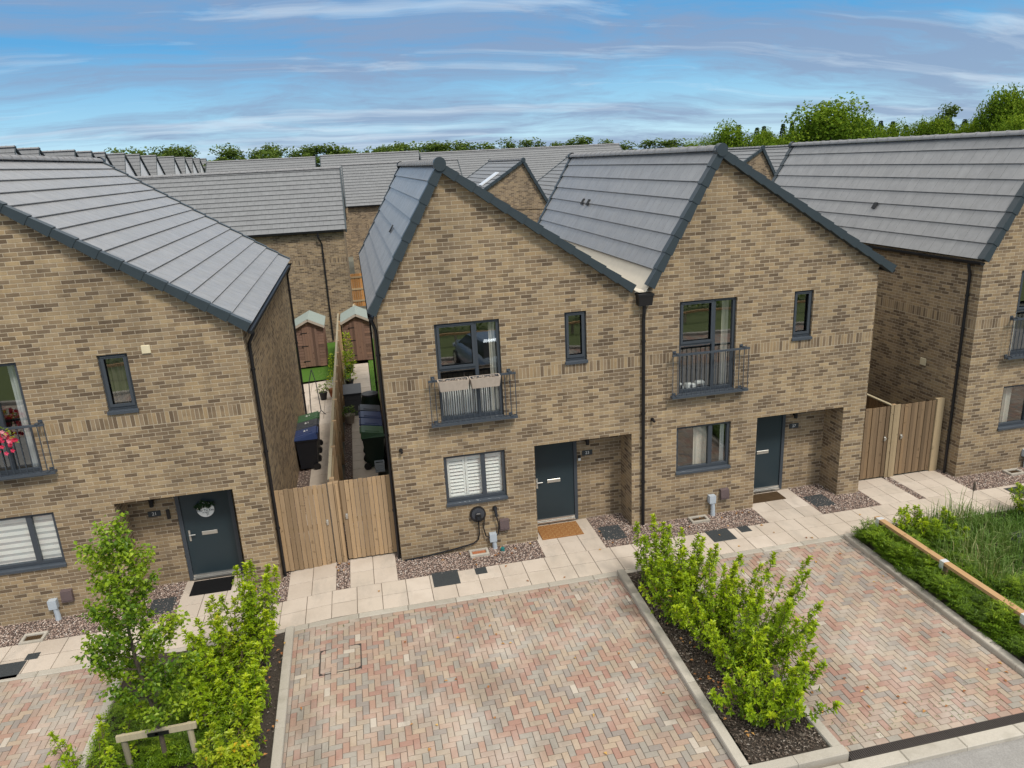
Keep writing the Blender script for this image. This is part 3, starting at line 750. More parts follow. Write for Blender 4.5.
DEP = 10.0
ROOFZ = 7.95
def unit(name, label, x0, w_, ax, sl, sr, xl, xr, F, z0=0., roofz=ROOFZ, group=None, cat='house', rot=0, y0=0., dep=DEP, detail=True, mat='brick', tile='tile', xlt=None, vs=1.0):
    """one gable-fronted house; local x to the right along the front, local y into the house.
    ax: ridge x; sl, sr: slopes of left and right roof planes; xl, xr: x of the lower edges of the tiles; F: openings and fittings"""
    root = empty(name, (x0, y0, z0), label, cat, group, rot)
    hz = roofz - z0; bm_ = M[mat]
    cov = .05
    zl = hz - sl*ax - cov*sqrt(1+sl*sl); zr = hz - sr*(w_-ax) - cov*sqrt(1+sr*sr); zt = hz - cov*2
    wins = F.get('wins', []); porch = F.get('porch')
    ops = [wn_[1:] for wn_ in wins] + ([(porch[0], porch[1], -.2, porch[2])] if porch else [])
    b = MB()
    xs = sorted({0, w_, *[o_[0] for o_ in ops], *[o_[1] for o_ in ops]}); zs = sorted({-.2, 5.13, *[o_[2] for o_ in ops], *[o_[3] for o_ in ops]})
    for i in range(len(xs)-1):
        for j in range(len(zs)-1):
            cx, cz = (xs[i]+xs[i+1])/2, (zs[j]+zs[j+1])/2
            if any(o_[0] < cx < o_[1] and o_[2] < cz < o_[3] for o_ in ops): continue
            b.face([(xs[i],0,zs[j]),(xs[i+1],0,zs[j]),(xs[i+1],0,zs[j+1]),(xs[i],0,zs[j+1])])
    gp = [(0,5.13),(w_,5.13),(w_,zr),(ax,zt),(0,zl)]
    b.face([(p[0],0,p[1]) for p in gp])
    b.face([(w_,dep,-.2),(0,dep,-.2),(0,dep,5.13),(w_,dep,5.13)]); b.face([(p[0],dep,p[1]) for p in reversed(gp)])
    b.face([(0,dep,-.2),(0,0,-.2),(0,0,zl),(0,dep,zl)]); b.face([(w_,0,-.2),(w_,dep,-.2),(w_,dep,zr),(w_,0,zr)])
    for (a0, a1, c0, c1) in [wn_[1:] for wn_ in wins]:
        rd = .13
        b.face([(a0,0,c1),(a1,0,c1),(a1,rd,c1),(a0,rd,c1)]); b.face([(a0,0,c0),(a0,0,c1),(a0,rd,c1),(a0,rd,c0)])
        b.face([(a1,0,c1),(a1,0,c0),(a1,rd,c0),(a1,rd,c1)]); b.face([(a0,0,c0),(a0,rd,c0),(a1,rd,c0),(a1,0,c0)])
    if porch:
        a0, a1, c1 = porch; rd = .68
        b.face([(a0,rd,-.2),(a1,rd,-.2),(a1,rd,c1),(a0,rd,c1)]); b.face([(a0,0,c1),(a1,0,c1),(a1,rd,c1),(a0,rd,c1)])
        b.face([(a0,0,-.2),(a0,0,c1),(a0,rd,c1),(a0,rd,-.2)]); b.face([(a1,0,c1),(a1,0,-.2),(a1,rd,-.2),(a1,rd,c1)])
    b.build('wall', bm_, root)
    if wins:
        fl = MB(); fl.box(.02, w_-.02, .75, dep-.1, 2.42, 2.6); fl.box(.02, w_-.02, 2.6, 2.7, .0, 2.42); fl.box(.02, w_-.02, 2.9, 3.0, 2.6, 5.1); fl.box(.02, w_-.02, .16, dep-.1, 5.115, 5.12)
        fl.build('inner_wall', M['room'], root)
    # roof
    y0_, y1_ = -.10, dep+.10; rb = MB(); Y = Vector((0,1,0))
    Ldl = (ax-(xl if xlt is None else xlt))*sqrt(1+sl*sl); Ldr = (xr-ax)*sqrt(1+sr*sr)
    tw = .33 if detail else 1.3
    tile_slope(rb, Vector((ax,y0_,hz-.03)), Y, Vector((-1,0,-sl)).normalized(), y1_-y0_, Ldl, tw=tw)
    tile_slope(rb, Vector((ax,y0_,hz-.03)), Y, Vector((1,0,-sr)).normalized(), y1_-y0_, Ldr, tw=tw)
    rf = rb.build('roof', [M[tile], M['underlay']], root)
    ridge_tiles('ridge', (ax,y0_-.02,hz+.01), (ax,y1_+.02,hz+.01), rf)
    for yy, s_ in ((y0_-.085, 1), (y1_+.085, -1)):
        cp = MB()
        P = [(ax+.115*max(vs,.4)*cos(2*pi*k/20), hz-.01+.125*max(vs,.4)*sin(2*pi*k/20)) for k in range(20)]
        cp.face([(p[0], yy, p[1]) for p in P]); 
        for k in range(20):
            p, q = P[k], P[(k+1) % 20]; cp.face([(p[0],yy,p[1]),(q[0],yy,q[1]),(q[0],yy+.16*s_,q[1]),(p[0],yy+.16*s_,p[1])])
        cp.build('ridge_end_cap', M['verge'], rf)
    for yf, s_ in ((y0_-.05, 1), (y1_+.05, -1)):
        verge('verge_trim', (ax, hz-.02), (xl, hz-.02-sl*(ax-xl)), rf, yf, sgn=s_, drop=.105*vs, depth=.17*max(vs,.5), vs=vs)
        verge('verge_trim', (ax, hz-.02), (xr, hz-.02-sr*(xr-ax)), rf, yf, sgn=s_, drop=.105*vs, depth=.17*max(vs,.5), vs=vs)
    return root

def fit(root, F):
    for wn_ in F.get('wins', []):
        {'tall': tall_window, 'low': low_window, 'small': small_window}[wn_[0]](root, *wn_[1:])
    if 'balc' in F: balcony(root, *F['balc'])
    if 'door' in F: door(root, *F['door'])
    if 'lamp' in F: porch_lamp(root, *F['lamp'])
    if 'plate' in F: plate(root, *F['plate'])
    if 'meter' in F: meter_box(root, *F['meter'])
    if 'duct' in F: service_pipe(root, *F['duct'])

def curtain(root, x0, x1, z0, z1, y=.20, name='curtain', mat='curtain', n=None, amp=.025):
    b = MB(); n = n or max(6, int((x1-x0)/.03))
    P = [(x0+(x1-x0)*i/n, y+amp*sin(i*1.9)+U(-.006,.006)) for i in range(n+1)]
    for p, q in zip(P, P[1:]): b.face([(p[0],p[1],z0),(q[0],q[1],z0),(q[0],q[1],z1),(p[0],p[1],z1)])
    return b.build(name, M[mat], root)
def shutter(root, x0, x1, z0, z1, posts, y=.175):
    b = MB(); n = int((z1-z0-.1)/.075)
    xs = [x0]+list(posts)+[x1]
    for a, c in zip(xs, xs[1:]):
        b.box(a+.004, a+.05, y-.015, y+.015, z0, z1); b.box(c-.05, c-.004, y-.015, y+.015, z0, z1); b.box(a+.05, c-.05, y-.015, y+.015, z1-.06, z1); b.box(a+.05, c-.05, y-.015, y+.015, z0, z0+.07)
        for i in range(n):
            z = z0+.10+(z1-z0-.19)*i/(n-1)
            b.hexa([(a+.05,y-.024,z-.026),(c-.05,y-.024,z-.026),(c-.05,y-.016,z-.026),(a+.05,y-.016,z-.026),(a+.05,y+.012,z+.026),(c-.05,y+.012,z+.026),(c-.05,y+.02,z+.026),(a+.05,y+.02,z+.026)])
    o = b.build('plantation_shutter', M['blindpale'], root)
    return o
def zebra(root, x0, x1, z0, z1, y=.155):
    b = MB(); n = 8; h = (z1-z0)/n
    for i in range(n):
        b.box(x0, x1, y, y+.004, z0+i*h, z0+i*h+h*.58); b.box(x0, x1, y+.006, y+.008, z0+i*h+h*.55, z0+(i+1)*h+.01, 1)
    b.box(x0, x1, y-.02, y+.04, z1-.03, z1+.03)
    return b.build('roller_blind', [M['blindpale'], M['blindgrey']], root)

TW = dict(z0=2.945, z1=4.968)
def pair_features(o, num, wshift=0.):
    # openings of the narrow houses; o = x of the pattern's origin in the unit
    return dict(wins=[('tall', o+1.06, o+2.355, 2.90, 4.968), ('low', o+1.037, o+2.325, 1.09, 2.196), ('small', o+3.69, o+4.15, 3.889, 4.969)],
                porch=(o+2.955, o+5.114, 2.193), balc=(o+.845, o+2.60, 2.945, 3.895), door=(o+2.975, o+4.06, 0.03, 2.16, .68, 'left'),
                lamp=(o+4.31, .68, 1.93), plate=(o+4.32, .68, 1.60, num))

# the pair in the middle
F1 = pair_features(0, '23'); F1['meter'] = (2.22, .50); F1['duct'] = (1.955, .26)
H1 = unit('terraced_house', 'buff brick gabled house with planter boxes on its balcony and white shutters downstairs', 0, 5.36, 1.39, 1.73, .683, -.125, 5.13, F1, group='gable fronted brick houses along the path')
fit(H1, F1)
F2 = pair_features(-.246, '27'); F2['meter'] = (1.96, .47); F2['duct'] = (1.645, .40)
H2 = unit('terraced_house', 'buff brick gabled house with bare balcony and brown doormat, right half of the middle pair', 5.36, 5.44, 1.57, 1.73, .631, .09, 5.72, F2, group='gable fronted brick houses along the path', xlt=.27)
fit(H2, F2)
# house on the left
F3 = dict(wins=[('tall', 1.42, 2.71, 2.95, 5.09), ('low', 1.42, 2.71, 1.075, 2.195), ('small', 4.01, 4.52, 3.965, 5.075)],
          porch=(3.756, 5.90, 2.20), balc=(1.2, 2.98, 3.03, 3.97), door=(4.655, 5.741, .03, 2.15, .68, 'left'), lamp=(4.22, .68, 1.90), plate=(4.22, .68, 1.60, '21'),
          meter=(2.605, .45), duct=(2.34, .33))
H3 = unit('terraced_house', 'buff brick house at the left photo edge with pink balcony flowers and black doormat', -9.0, 6.543, 1.85, 1.73, .655, .07, 6.70, F3, z0=-.11, roofz=8.48, group='gable fronted brick houses along the path')
fit(H3, F3)
bb = MB(); bb.bevbox(4.14, 4.20, .63, .675, 1.46, 1.66, .005); bb.build('doorbell', M['black'], H3, loc=(.31, 0, 0))
bb = MB(); bb.bevbox(4.10, 4.16, .65, .678, 1.50, 1.56, .005, 0); bb.bevbox(4.10, 4.16, .65, .678, 1.44, 1.50, .005, 1); bb.build('doorbell', [M['black'], M['white']], H1)
# pair on the right
F4 = pair_features(0, '29'); F4['meter'] = (2.22, .47); F4['duct'] = (1.93, .40)
H4 = unit('terraced_house', 'buff brick gabled house at the right photo edge, beside the dark gates', 13.479, 5.36, 1.39, 1.73, .683, -.125, 5.13, F4, group='gable fronted brick houses along the path')
fit(H4, F4)
F5 = pair_features(-.246, '31')
H5 = unit('terraced_house', 'buff brick gabled house farthest right, adjoining the one at the right edge of the photo', 18.839, 5.44, 1.57, 1.73, .631, .09, 5.72, F5, group='gable fronted brick houses along the path')
fit(H5, F5)

# downpipes, gutters, valley
def swan(xw, s, y, ztop, zb=.0, gx=.11, dz_=.18):
    # from the gutter at xw+s*gx back to the wall face at xw+s*.045
    return [(xw+s*gx, y, ztop-.05), (xw+s*gx, y, ztop-.12), (xw+s*.05, y, ztop-.12-dz_), (xw+s*.05, y, zb)]
gutter(H1, (-.115,-.1,5.24), (-.115,10.1,5.24)); downpipe(H1, swan(0,-1,.12,5.24,-.05)); downpipe(H1, swan(0,-1,9.9,5.24,-.05))
gutter(H3, (6.70,-.1,5.30), (6.70,10.1,5.30)); downpipe(H3, swan(6.543,1,.22,5.30,-.05,.15)); downpipe(H3, swan(6.543,1,9.85,5.30,-.05,.15))
gutter(H4, (-.125,-.1,5.24), (-.125,10.1,5.24)); downpipe(H4, swan(0,-1,.30,5.24,-.05,.11))
gutter(H2, (5.72,-.1,5.27), (5.72,10.1,5.27)); 
for H, xv in ((H1, 5.36), (H4, 5.36)):
    s = MB(); s.face([(xv-.40,-.10,5.40),(xv-.12,-.10,5.26),(xv-.12,10,5.26),(xv-.40,10,5.40)]); s.face([(xv-.12,-.10,5.26),(xv+.02,-.10,5.26),(xv+.02,10,5.26),(xv-.12,10,5.26)])
    s.face([(xv+.02,-.10,5.26),(xv+.30,-.10,5.655),(xv+.30,10,5.655),(xv+.02,10,5.26)]); 
    s.box(xv-.2, xv+.08, -.06, .16, 5.262, 5.285)
    s.build('valley_gutter', M['sheet'], H)
    s = MB(); s.hexa([(xv-.14,-.17,4.99),(xv+.14,-.17,4.99),(xv+.14,-.001,4.99),(xv-.14,-.001,4.99),(xv-.155,-.19,5.19),(xv+.155,-.19,5.19),(xv+.155,-.001,5.19),(xv-.155,-.001,5.19)])
    s.box(xv-.17, xv+.17, -.205, -.001, 5.19, 5.235)
    hp = s.build('hopper', M['black'], H)
    downpipe(H, [(xv,-.08,5.0),(xv,-.08,4.85),(xv,-.05,4.7),(xv,-.05,-.05)], .036)
def small_box(H, x, y, z, mat, name, s=(.08,.05,.08)):
    b = MB(); b.bevbox(x-s[0], x+s[0], y-s[1], y+s[1], z-s[2], z+s[2], .01); return b.build(name, M[mat], H)
small_box(H3, 4.853, -.012, 5.117, 'cream', 'wall_vent', (.075,.012,.075))
small_box(H4, -.012, 1.45, 2.563, 'cream', 'wall_vent', (.012,.09,.09))
for H, x, z in ((H1, .199, 2.467), (H2, .22, 2.466)):
    b = MB(); b.tube([(x,-.001,z),(x,-.02,z)], .04, 10); b.tube([(x,-.02,z+.01),(x+.01,-.11,z-.02)], .028, 10); b.build('wall_camera', M['black'], H)
# vent tiles in the slopes
def vent(H, ax, sl, s_along, y, side):
    dr = Vector((side, 0, -sl)).normalized(); n = Vector((sl*side, 0, 1)).normalized(); c = Vector((ax, y, ROOFZ-.03))+dr*s_along+n*.038; Y = Vector((0,1,0))
    b = MB(); h = .09; w2 = .07
    b.hexa([c-dr*h-Y*w2, c+dr*h-Y*w2, c+dr*h+Y*w2, c-dr*h+Y*w2, c-dr*h-Y*w2+n*.02, c+dr*h-Y*w2+n*.03, c+dr*h+Y*w2+n*.03, c-dr*h+Y*w2+n*.02])
    b.build('roof_vent', M['underlay'], [o for o in H.children if o.name.startswith('roof')][0])
vent(H2, 1.57, 1.73, 1.42, 6.1, -1); vent(H2, 1.57, 1.73, 1.42, 6.6, -1); vent(H4, 1.39, 1.73, 1.95, 4.3, -1); vent(H1, 1.39, 1.73, 1.55, 3.0, -1); vent(H3, 1.85, .655, 4.0, 2.2, 1)

# what hangs behind the panes
shutter(H1, 1.11, 2.26, 1.16, 2.13, (1.49, 1.86))
zebra(H3, 1.49, 2.64, 1.14, 2.13)
b = MB()
for i in range(26): b.box(1.13+i*.046, 1.15+i*.046, .24, .27, 2.98, 3.62)
b.build('pale_slats', M['blindpale'], H1)  # row of pale upright slats behind the lower part of the tall window
curtain(H1, 2.16, 2.28, 2.96, 4.90, .22)
curtain(H2, 1.30, 1.62, 1.16, 2.13, .24); curtain(H2, 1.94, 2.03, 1.16, 2.13, .24, mat='blindpale'); curtain(H2, 1.92, 2.06, 2.98, 4.9, .30, mat='curtain')
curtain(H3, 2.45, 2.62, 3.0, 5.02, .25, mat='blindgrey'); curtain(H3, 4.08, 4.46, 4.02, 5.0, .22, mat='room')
curtain(H4, 1.30, 1.50, 1.16, 2.13, .24); curtain(H4, 1.1, 1.3, 2.98, 4.9, .24, mat='blindpale')
b = MB()
for i in range(9): x = U(.9, 1.45); s = U(.05, .1); b.bevbox(x-s, x+s, .25, .35, 2.98, 2.98+s*1.5, .02)
b.build('windowsill_clutter', M['white'], H2)

# ------------------------------------------------------------------ things on and in front of the houses
GF = 'doormats in front of the doors'
def mat_thing(x0, x1, y0, y1, z, mat, label, pattern=False):
    b = MB(); b.bevbox(x0, x1, y0, y1, z, z+.018, .006)
    o = b.build('doormat', M[mat]); tag(o, label, 'doormat', GF)
    if pattern:
        l = MB(); n = 6; m = 4; dx = (x1-x0)/n; dy = (y1-y0)/m
        for i in range(n):
            for j in range(m):
                cx, cy = x0+(i+.5)*dx, y0+(j+.5)*dy
                for k in range(6):
                    a, c = pi/3*k, pi/3*(k+1); r_ = .05
                    p = Vector((cx+r_*1.25*cos(a), cy+r_*1.2*sin(a), z+.019)); q = Vector((cx+r_*1.25*cos(c), cy+r_*1.2*sin(c), z+.019))
                    l.bar(p, q, .009, .004)
        l.build('mat_pattern', M['coirline'], o)
    return o
mat_thing(3.04, 3.98, -.06, .56, .002, 'coir', 'orange brown coir doormat with a honeycomb pattern', True)
mat_thing(8.14, 9.02, .16, .56, .002, 'matbrown', 'dark brown doormat at the right-hand front door')
mat_thing(-4.26, -3.46, .02, .56, -.105, 'matdark', 'plain black doormat below the door with the round sign')

# round welcome sign with greenery, hung on the left-hand door
sg = empty('door_sign', (-3.80, .638, 1.46), 'round white welcome sign with dark foliage hung on the left-hand door', 'sign')
b = MB(); b.tube([(0,0,0),(0,-.018,0)], .165, 28); b.build('sign_board', M['white'], sg)
b = MB()
for i in range(170):
    a = U(.12*pi, .88*pi); r_ = U(.09, .20); p = Vector((cos(a)*r_, -.025+U(-.02,.0), sin(a)*r_*.9+.01)); 
    b.leaf(p, Vector((U(-1,1), U(-.5,-.1), U(-.6,1))).normalized(), Vector((0,-1,.2)), U(.04,.07), .025)
b.build('sign_foliage', M['conifer'], sg)
text('sign_lettering', 'Our Tin Key', .062, M['black'], sg, (0,-.021,-.015)); text('sign_number', '21', .06, M['black'], sg, (.03,-.021,-.11))
text('sign_small_lettering', 'est. together', .026, M['black'], sg, (0,-.021,-.06))

# planter boxes on the middle balcony, flowers on the left balcony
for i, (x0, x1) in enumerate(((1.03, 1.62), (1.66, 2.25))):
    t_ = empty('balcony_planter', ((x0+x1)/2, -.27, 3.70), ('left' if i == 0 else 'right')+' one of two weathered planter boxes with dry plants on the balcony rail', 'planter', 'planter boxes on the balcony rail')
    h = (x1-x0)/2; b = MB()
    for s in (-1, 1): b.hexa([(-h+.03,s*.085-.012,0),(h-.03,s*.085-.012,0),(h-.03,s*.085+.012,0),(-h+.03,s*.085+.012,0),(-h,s*.11-.012,.2),(h,s*.11-.012,.2),(h,s*.11+.012,.2),(-h,s*.11+.012,.2)])
    for s in (-1, 1): b.hexa([(s*(h-.03)-.012,-.073,0),(s*(h-.03)+.012,-.073,0),(s*(h-.03)+.012,.073,0),(s*(h-.03)-.012,.073,0),(s*h-.012,-.098,.2),(s*h+.012,-.098,.2),(s*h+.012,.098,.2),(s*h-.012,.098,.2)])
    b.box(-h+.03, h-.03, -.07, .07, 0, .15, 0); b.build('planter_box', M['planter'], t_)
    l = MB()
    for k in range(160): l.leaf(Vector((U(-h+.05,h-.05), U(-.08,.08), .15+U(0,.03))), Vector((U(-1,1),U(-1,1),U(.1,.7))).normalized(), Vector((0,0,1)), U(.03,.07), .022)
    l.build('dry_plants', M['chip'] if i == 5 else M['planter'], t_)
t_ = empty('flower_basket', (-6.95, -.27, 3.62), 'basket of pink and red trailing flowers on the left-hand balcony', 'flowers')
b = MB(); b.lathe([(.06,0),(.13,.06),(.17,.17),(.165,.19)], n=14); b.build('basket', M['black'], t_)
l = MB()
for k in range(260):
    a = U(0, 6.3); r_ = U(0, .34); zz = .34-r_*r_*2.4+U(-.12,.06); l.leaf(Vector((cos(a)*r_*1.3, sin(a)*r_*.7, zz)), Vector((cos(a),sin(a),U(-.7,.6))).normalized(), Vector((0,0,1)), U(.04,.08), .03)
for k in range(150):
    a = U(0, 6.3); r_ = U(.08, .38); zz = .36-r_*r_*2.6+U(-.2,.07); c = Vector((cos(a)*r_*1.3, sin(a)*r_*.8-.03, zz)); A = R()
    for q in range(5):
        th = q*2*pi/5; l.leaf(c, Vector((cos(th), -.4, sin(th))).normalized(), Vector((0,-1,.2)), .045, .04, 1, A)
l.build('foliage', [M['leaf'], M['red']], t_)

# wall charger
t_ = empty('wall_charger', (1.665, -.002, .83), 'round black wall charger with its cable looped along the brickwork', 'charger')
b = MB(); b.tube([(0,0,0),(0,-.06,0)], .17, 28); b.build('charger_body', M['black'], t_)
b = MB(); b.tube([(0,-.061,.02),(0,-.075,.02)], .135, 24); b.build('charger_face', M['bingrey'], t_)
b = MB(); b.bevbox(-.05,.05,-.13,-.075,-.10,.06,.02); b.tube([(0,-.10,-.02),(0,-.12,-.09)], .06, 12); b.build('cable_hook', M['black'], t_)
b = MB(); pts = [(0,-.07,-.16),(-.0,-.06,-.45),(-.03,-.06,-.58),(-.14,-.05,-.66),(-.5,-.045,-.72),(-1.1,-.045,-.79),(-1.62,-.045,-.82)]
b.tube(pts, .016, 8); b.build('supply_cable', M['black'], t_)
b = MB(); b.tube([(.13,-.06,-.10),(.10,-.07,-.33),(.14,-.07,-.52),(.27,-.09,-.60),(.40,-.09,-.50),(.43,-.08,-.30),(.38,-.08,-.05),(.375,-.07,.05)], .014, 8)
b.build('charging_cable', M['black'], t_)
b = MB(); b.tube([(.37,-.001,.08),(.37,-.05,.08)], .05, 12); b.bar((.37,-.04,.11), (.385,-.11,-.08), .05, .05); b.build('plug_holder', M['black'], t_)
b = MB(); b.tube([(2.12,-.22,-.02),(2.12,-.22,.06)], .045, 12); o = b.build('pipe_cap', M['glassgreen']); tag(o, 'small teal pipe cap standing in the gravel below the meter box', 'pipe cap')

# covers, gullies
def cover(x0, x1, y0, y1, label, z=.004):
    b = MB(); b.bevbox(x0, x1, y0, y1, -.03, z, .004); b.box(x0+.04, x0+.07, (y0+y1)/2-.03, (y0+y1)/2+.03, z, z+.002)
    o = b.build('access_cover', M['cover'], ground=True); tag(o, label, 'access cover', 'black access covers in the ground')
cover(.54, 1.07, -1.23, -.71, 'square black access cover in the paving in front of the wall charger')
cover(1.41, 1.65, -1.02, -.78, 'small black access cover in the paving below the gully')
cover(4.35, 4.84, -.46, .14, 'black access cover in the gravel beside the coir doormat')
cover(9.43, 9.93, -.42, .13, 'black access cover in the gravel of the right-hand porch')
cover(6.5, 7.03, -1.22, -.72, 'large black access cover behind the shrub on the middle bed')
cover(7.25, 7.5, -1.0, -.75, 'small black access cover in the paving below the right-hand gully')
cover(14.0, 14.55, -1.36, -.88, 'black access cover in the paving at the right edge of the photo')
cover(-7.3, -6.72, -1.80, -1.33, 'large black access cover cut into the paving at the left edge')
cover(-6.78, -6.56, -1.32, -1.13, 'small black access cover touching the large one at the left edge')
cover(-4.95, -4.5, -.45, .1, 'black access cover in the gravel of the left-hand porch')
def gully(x0, x1, y0, y1, label, z=0):
    t_ = empty('drain_gully', ((x0+x1)/2, (y0+y1)/2, z), label, 'drain gully', 'gullies at the foot of the walls')
    a, c = (x1-x0)/2, (y1-y0)/2; b = MB(); w_ = .055
    b.bevbox(-a,a,-c,-c+w_,-.05,.045,.01); b.bevbox(-a,a,c-w_,c,-.05,.045,.01); b.bevbox(-a,-a+w_,-c+w_,c-w_,-.05,.045,.01); b.bevbox(a-w_,a,-c+w_,c-w_,-.05,.045,.01)
    b.build('surround', M['kerb'], t_)
    b = MB(); b.box(-a+w_,a-w_,-c+w_,c-w_,-.05,.008)
    for i in range(6): b.box(-a+w_+.02+i*.04, -a+w_+.035+i*.04, -c+w_+.02, c-w_-.02, .008, .016)
    b.build('grate', M['terra'] if 'orange' in label else M['matbrown'], t_)
gully(1.41, 1.82, -.33, -.06, 'concrete rimmed drain gully with orange leaves below the wall charger')
gully(6.42, 6.85, -.33, -.06, 'concrete rimmed drain gully left of the pale duct on the right house')
gully(-7.06, -6.65, -.80, -.50, 'concrete rimmed drain gully left of the pale duct on the left house', -.11)
gully(14.75, 15.15, -.36, -.08, 'concrete rimmed drain gully at the right edge of the photo')
# recessed inspection cover in the block paving
b = MB(); x0, x1, y0, y1 = -1.60, -.90, -3.32, -2.65; w_ = .018
b.box(x0,x1,y0,y0+w_,-.03,.004); b.box(x0,x1,y1-w_,y1,-.03,.004); b.box(x0,x0+w_,y0+w_,y1-w_,-.03,.004); b.box(x1-w_,x1,y0+w_,y1-w_,-.03,.004)
for cx, cy, sx, sy in ((x0,y0,1,1),(x1,y0,-1,1),(x1,y1,-1,-1),(x0,y1,1,-1)):
    b.face([(cx,cy,.0035),(cx+sx*.08,cy,.0035),(cx,cy+sy*.08,.0035)] if sx*sy > 0 else [(cx,cy,.0035),(cx,cy+sy*.08,.0035),(cx+sx*.08,cy,.0035)])
o = b.build('inspection_cover', M['drain'], ground=True); tag(o, 'recessed inspection cover framed in the block paving of the wide bay', 'access cover')

# ------------------------------------------------------------------ gates and fences
def boards(b, x0, x1, y, z0, z1, wd=.098, th=.022, lap=.0, jit=.012):
    n = max(1, round((x1-x0)/wd))
    for i in range(n):
        a, c = x0+(x1-x0)*i/n, x0+(x1-x0)*(i+1)/n; yy = y-(.014 if i % 2 else 0)+U(-.003,.003)
        b.box(a+.005, c-.005, yy-th, yy, z0, z1+U(-jit, jit)*.5)
def gate(x0, x1, y, z0, z1, mat, label, latch, group='gates across the side passages', zs=0.):
    t_ = empty('side_gate', (x0, y, z0), label, 'gate', group); b = MB(); boards(b, 0, x1-x0, 0, .04, z1-z0+.02*0)
    b.build('gate_boards', M[mat], t_)
    f = MB()
    for z in (.15, (z1-z0)*.5, z1-z0-.15): f.box(.01, x1-x0-.01, .002, .04, z-.05, z+.05)
    f.build('ledges', M[mat], t_)
    h = MB(); lx = x1-x0-.07 if latch == 'r' else .07
    h.box(lx-.022, lx+.022, -.045, -.03, .98, 1.10); h.tube([(lx,-.04,1.05),(lx,-.07,1.05)], .028, 12); h.build('latch', M['metal'], t_)
    return t_
gate(-2.40, -1.36, .34, -.08, 1.80, 'fence', 'weathered board gate in the left passage, nearer the house with the round sign', 'r')
gate(-1.10, -.07, .34, 0, 1.83, 'fence', 'weathered board gate in the left passage, nearer the house with the planters', 'l')
b = MB(); b.box(-1.335, -1.235, .30, .42, -.1, 1.80, 0, .6); b.box(-1.225, -1.125, .30, .42, -.1, 1.81, 0, .4); b.box(-1.19,-1.14,.275,.298,-.1,1.79,0,.95)
o = b.build('gate_post', M['fence'])
tag(o, 'double post between the two weathered gates of the left passage', 'post')
b = MB(); boards(b, -2.43, -2.405, .34, -.08, 1.8)
gate(11.10, 11.86, .52, 0, 1.86, 'fencedark', 'dark brown gate of the right passage, leftmost of the two', 'r')
gate(12.17, 13.12, .52, 0, 1.86, 'fencedark', 'wide dark brown gate of the right passage, beside the pale end post', 'l')
b = MB(); boards(b, 11.88, 12.15, .51, 0, 1.88, .085)
o = b.build('fence_panel', M['fencepale']); tag(o, 'narrow pale board panel between the two dark gates', 'fence')
b = MB(); b.box(13.14, 13.34, .46, .56, -.1, 1.90); o = b.build('gate_post', M['fencepale']); tag(o, 'pale post beside the black downpipe of the far right house', 'post')
def long_fence(name, label, x, y0, y1, h, mat, step=1.83, faceleft=True):
    t_ = empty(name, (x, y0, 0), label, 'fence'); n = max(1, round((y1-y0)/step))
    p = MB()
    for i in range(n):
        a = (y1-y0)*i/n+.05; c = (y1-y0)*(i+1)/n-.05; m = round((c-a)/.11); sg = 1
        for k in range(m):
            q0, q1 = a+(c-a)*k/m, a+(c-a)*(k+1)/m; p.hexa([(-.012,q0,0),(.006,q0,0),(.012,q1+.012,0),(-.004,q1+.012,0),(-.012,q0,h),(.006,q0,h),(.012,q1+.012,h),(-.004,q1+.012,h)])
    p.build('fence_boards', M[mat], t_)
    r_ = MB()
    for z in (.25, h*.5, h-.2): r_.box(.014, .05, 0, y1-y0, z-.035, z+.035)
    r_.build('rails', M['fencepale'], t_)
    c = MB(); c.box(-.035, .035, 0, y1-y0, h+.002, h+.032); c.build('capping', M['stakewood'], t_)
    for i in range(n+1):
        q = MB(); yy = (y1-y0)*i/n; q.box(.0, .10, yy-.05, yy+.05, -.1, h+.04); q.build('post', M['fence'], t_)
    return t_
long_fence('garden_fence', 'long board fence running back between the two rows of bins', -1.30, .52, 19.0, 1.80, 'fence')
long_fence('garden_fence', 'short dark fence running back behind the dark gates', 12.02, .62, 10.0, 1.80, 'fencedark')
t_ = empty('garden_fence', (-1.25, 30.6, 0), 'orange board fence far behind the sheds', 'fence')
b = MB(); boards(b, 0, 5.4, 0, 0, 1.95, .12)
b.build('fence_boards', M['fenceorange'], t_)
b = MB()
for z in (.35, 1.05, 1.75): b.box(0, 5.4, -.07, -.03, z-.05, z+.05)
b.build('rails', M['fencepale'], t_)
long_fence('garden_fence', 'back garden fence along the foot of the side-on brick house', -.62, 19.1, 21.6, 1.7, 'fencedark')

# knee rail at the grassy bed
t_ = empty('knee_rail', (9.70, -2.15, 0), 'low orange timber rail with galvanised straps along the right-hand planting', 'rail')
b = MB(); b.hexa([(-.06,.10,.46),(.06,.10,.46),(.06,-5.2,.46),(-.06,-5.2,.46),(-.06,.10,.52),(.06,.10,.52),(.06,-5.2,.52),(-.06,-5.2,.52)]); b.build('rail_beam', M['railwood'], t_)
for yy in (0, -1.75, -3.5, -5.1):
    p = MB(); p.box(-.06,.06,yy-.05,yy+.05,-.1,.458); p.build('post', M['fencedark'], t_)
    s = MB(); s.box(-.064,.064,yy-.05,yy+.05,.457,.524); s.box(-.066,-.0615,yy-.05,yy+.05,.36,.457); s.box(.0615,.066,yy-.05,yy+.05,.36,.457); s.build('strap', M['galv'], t_)
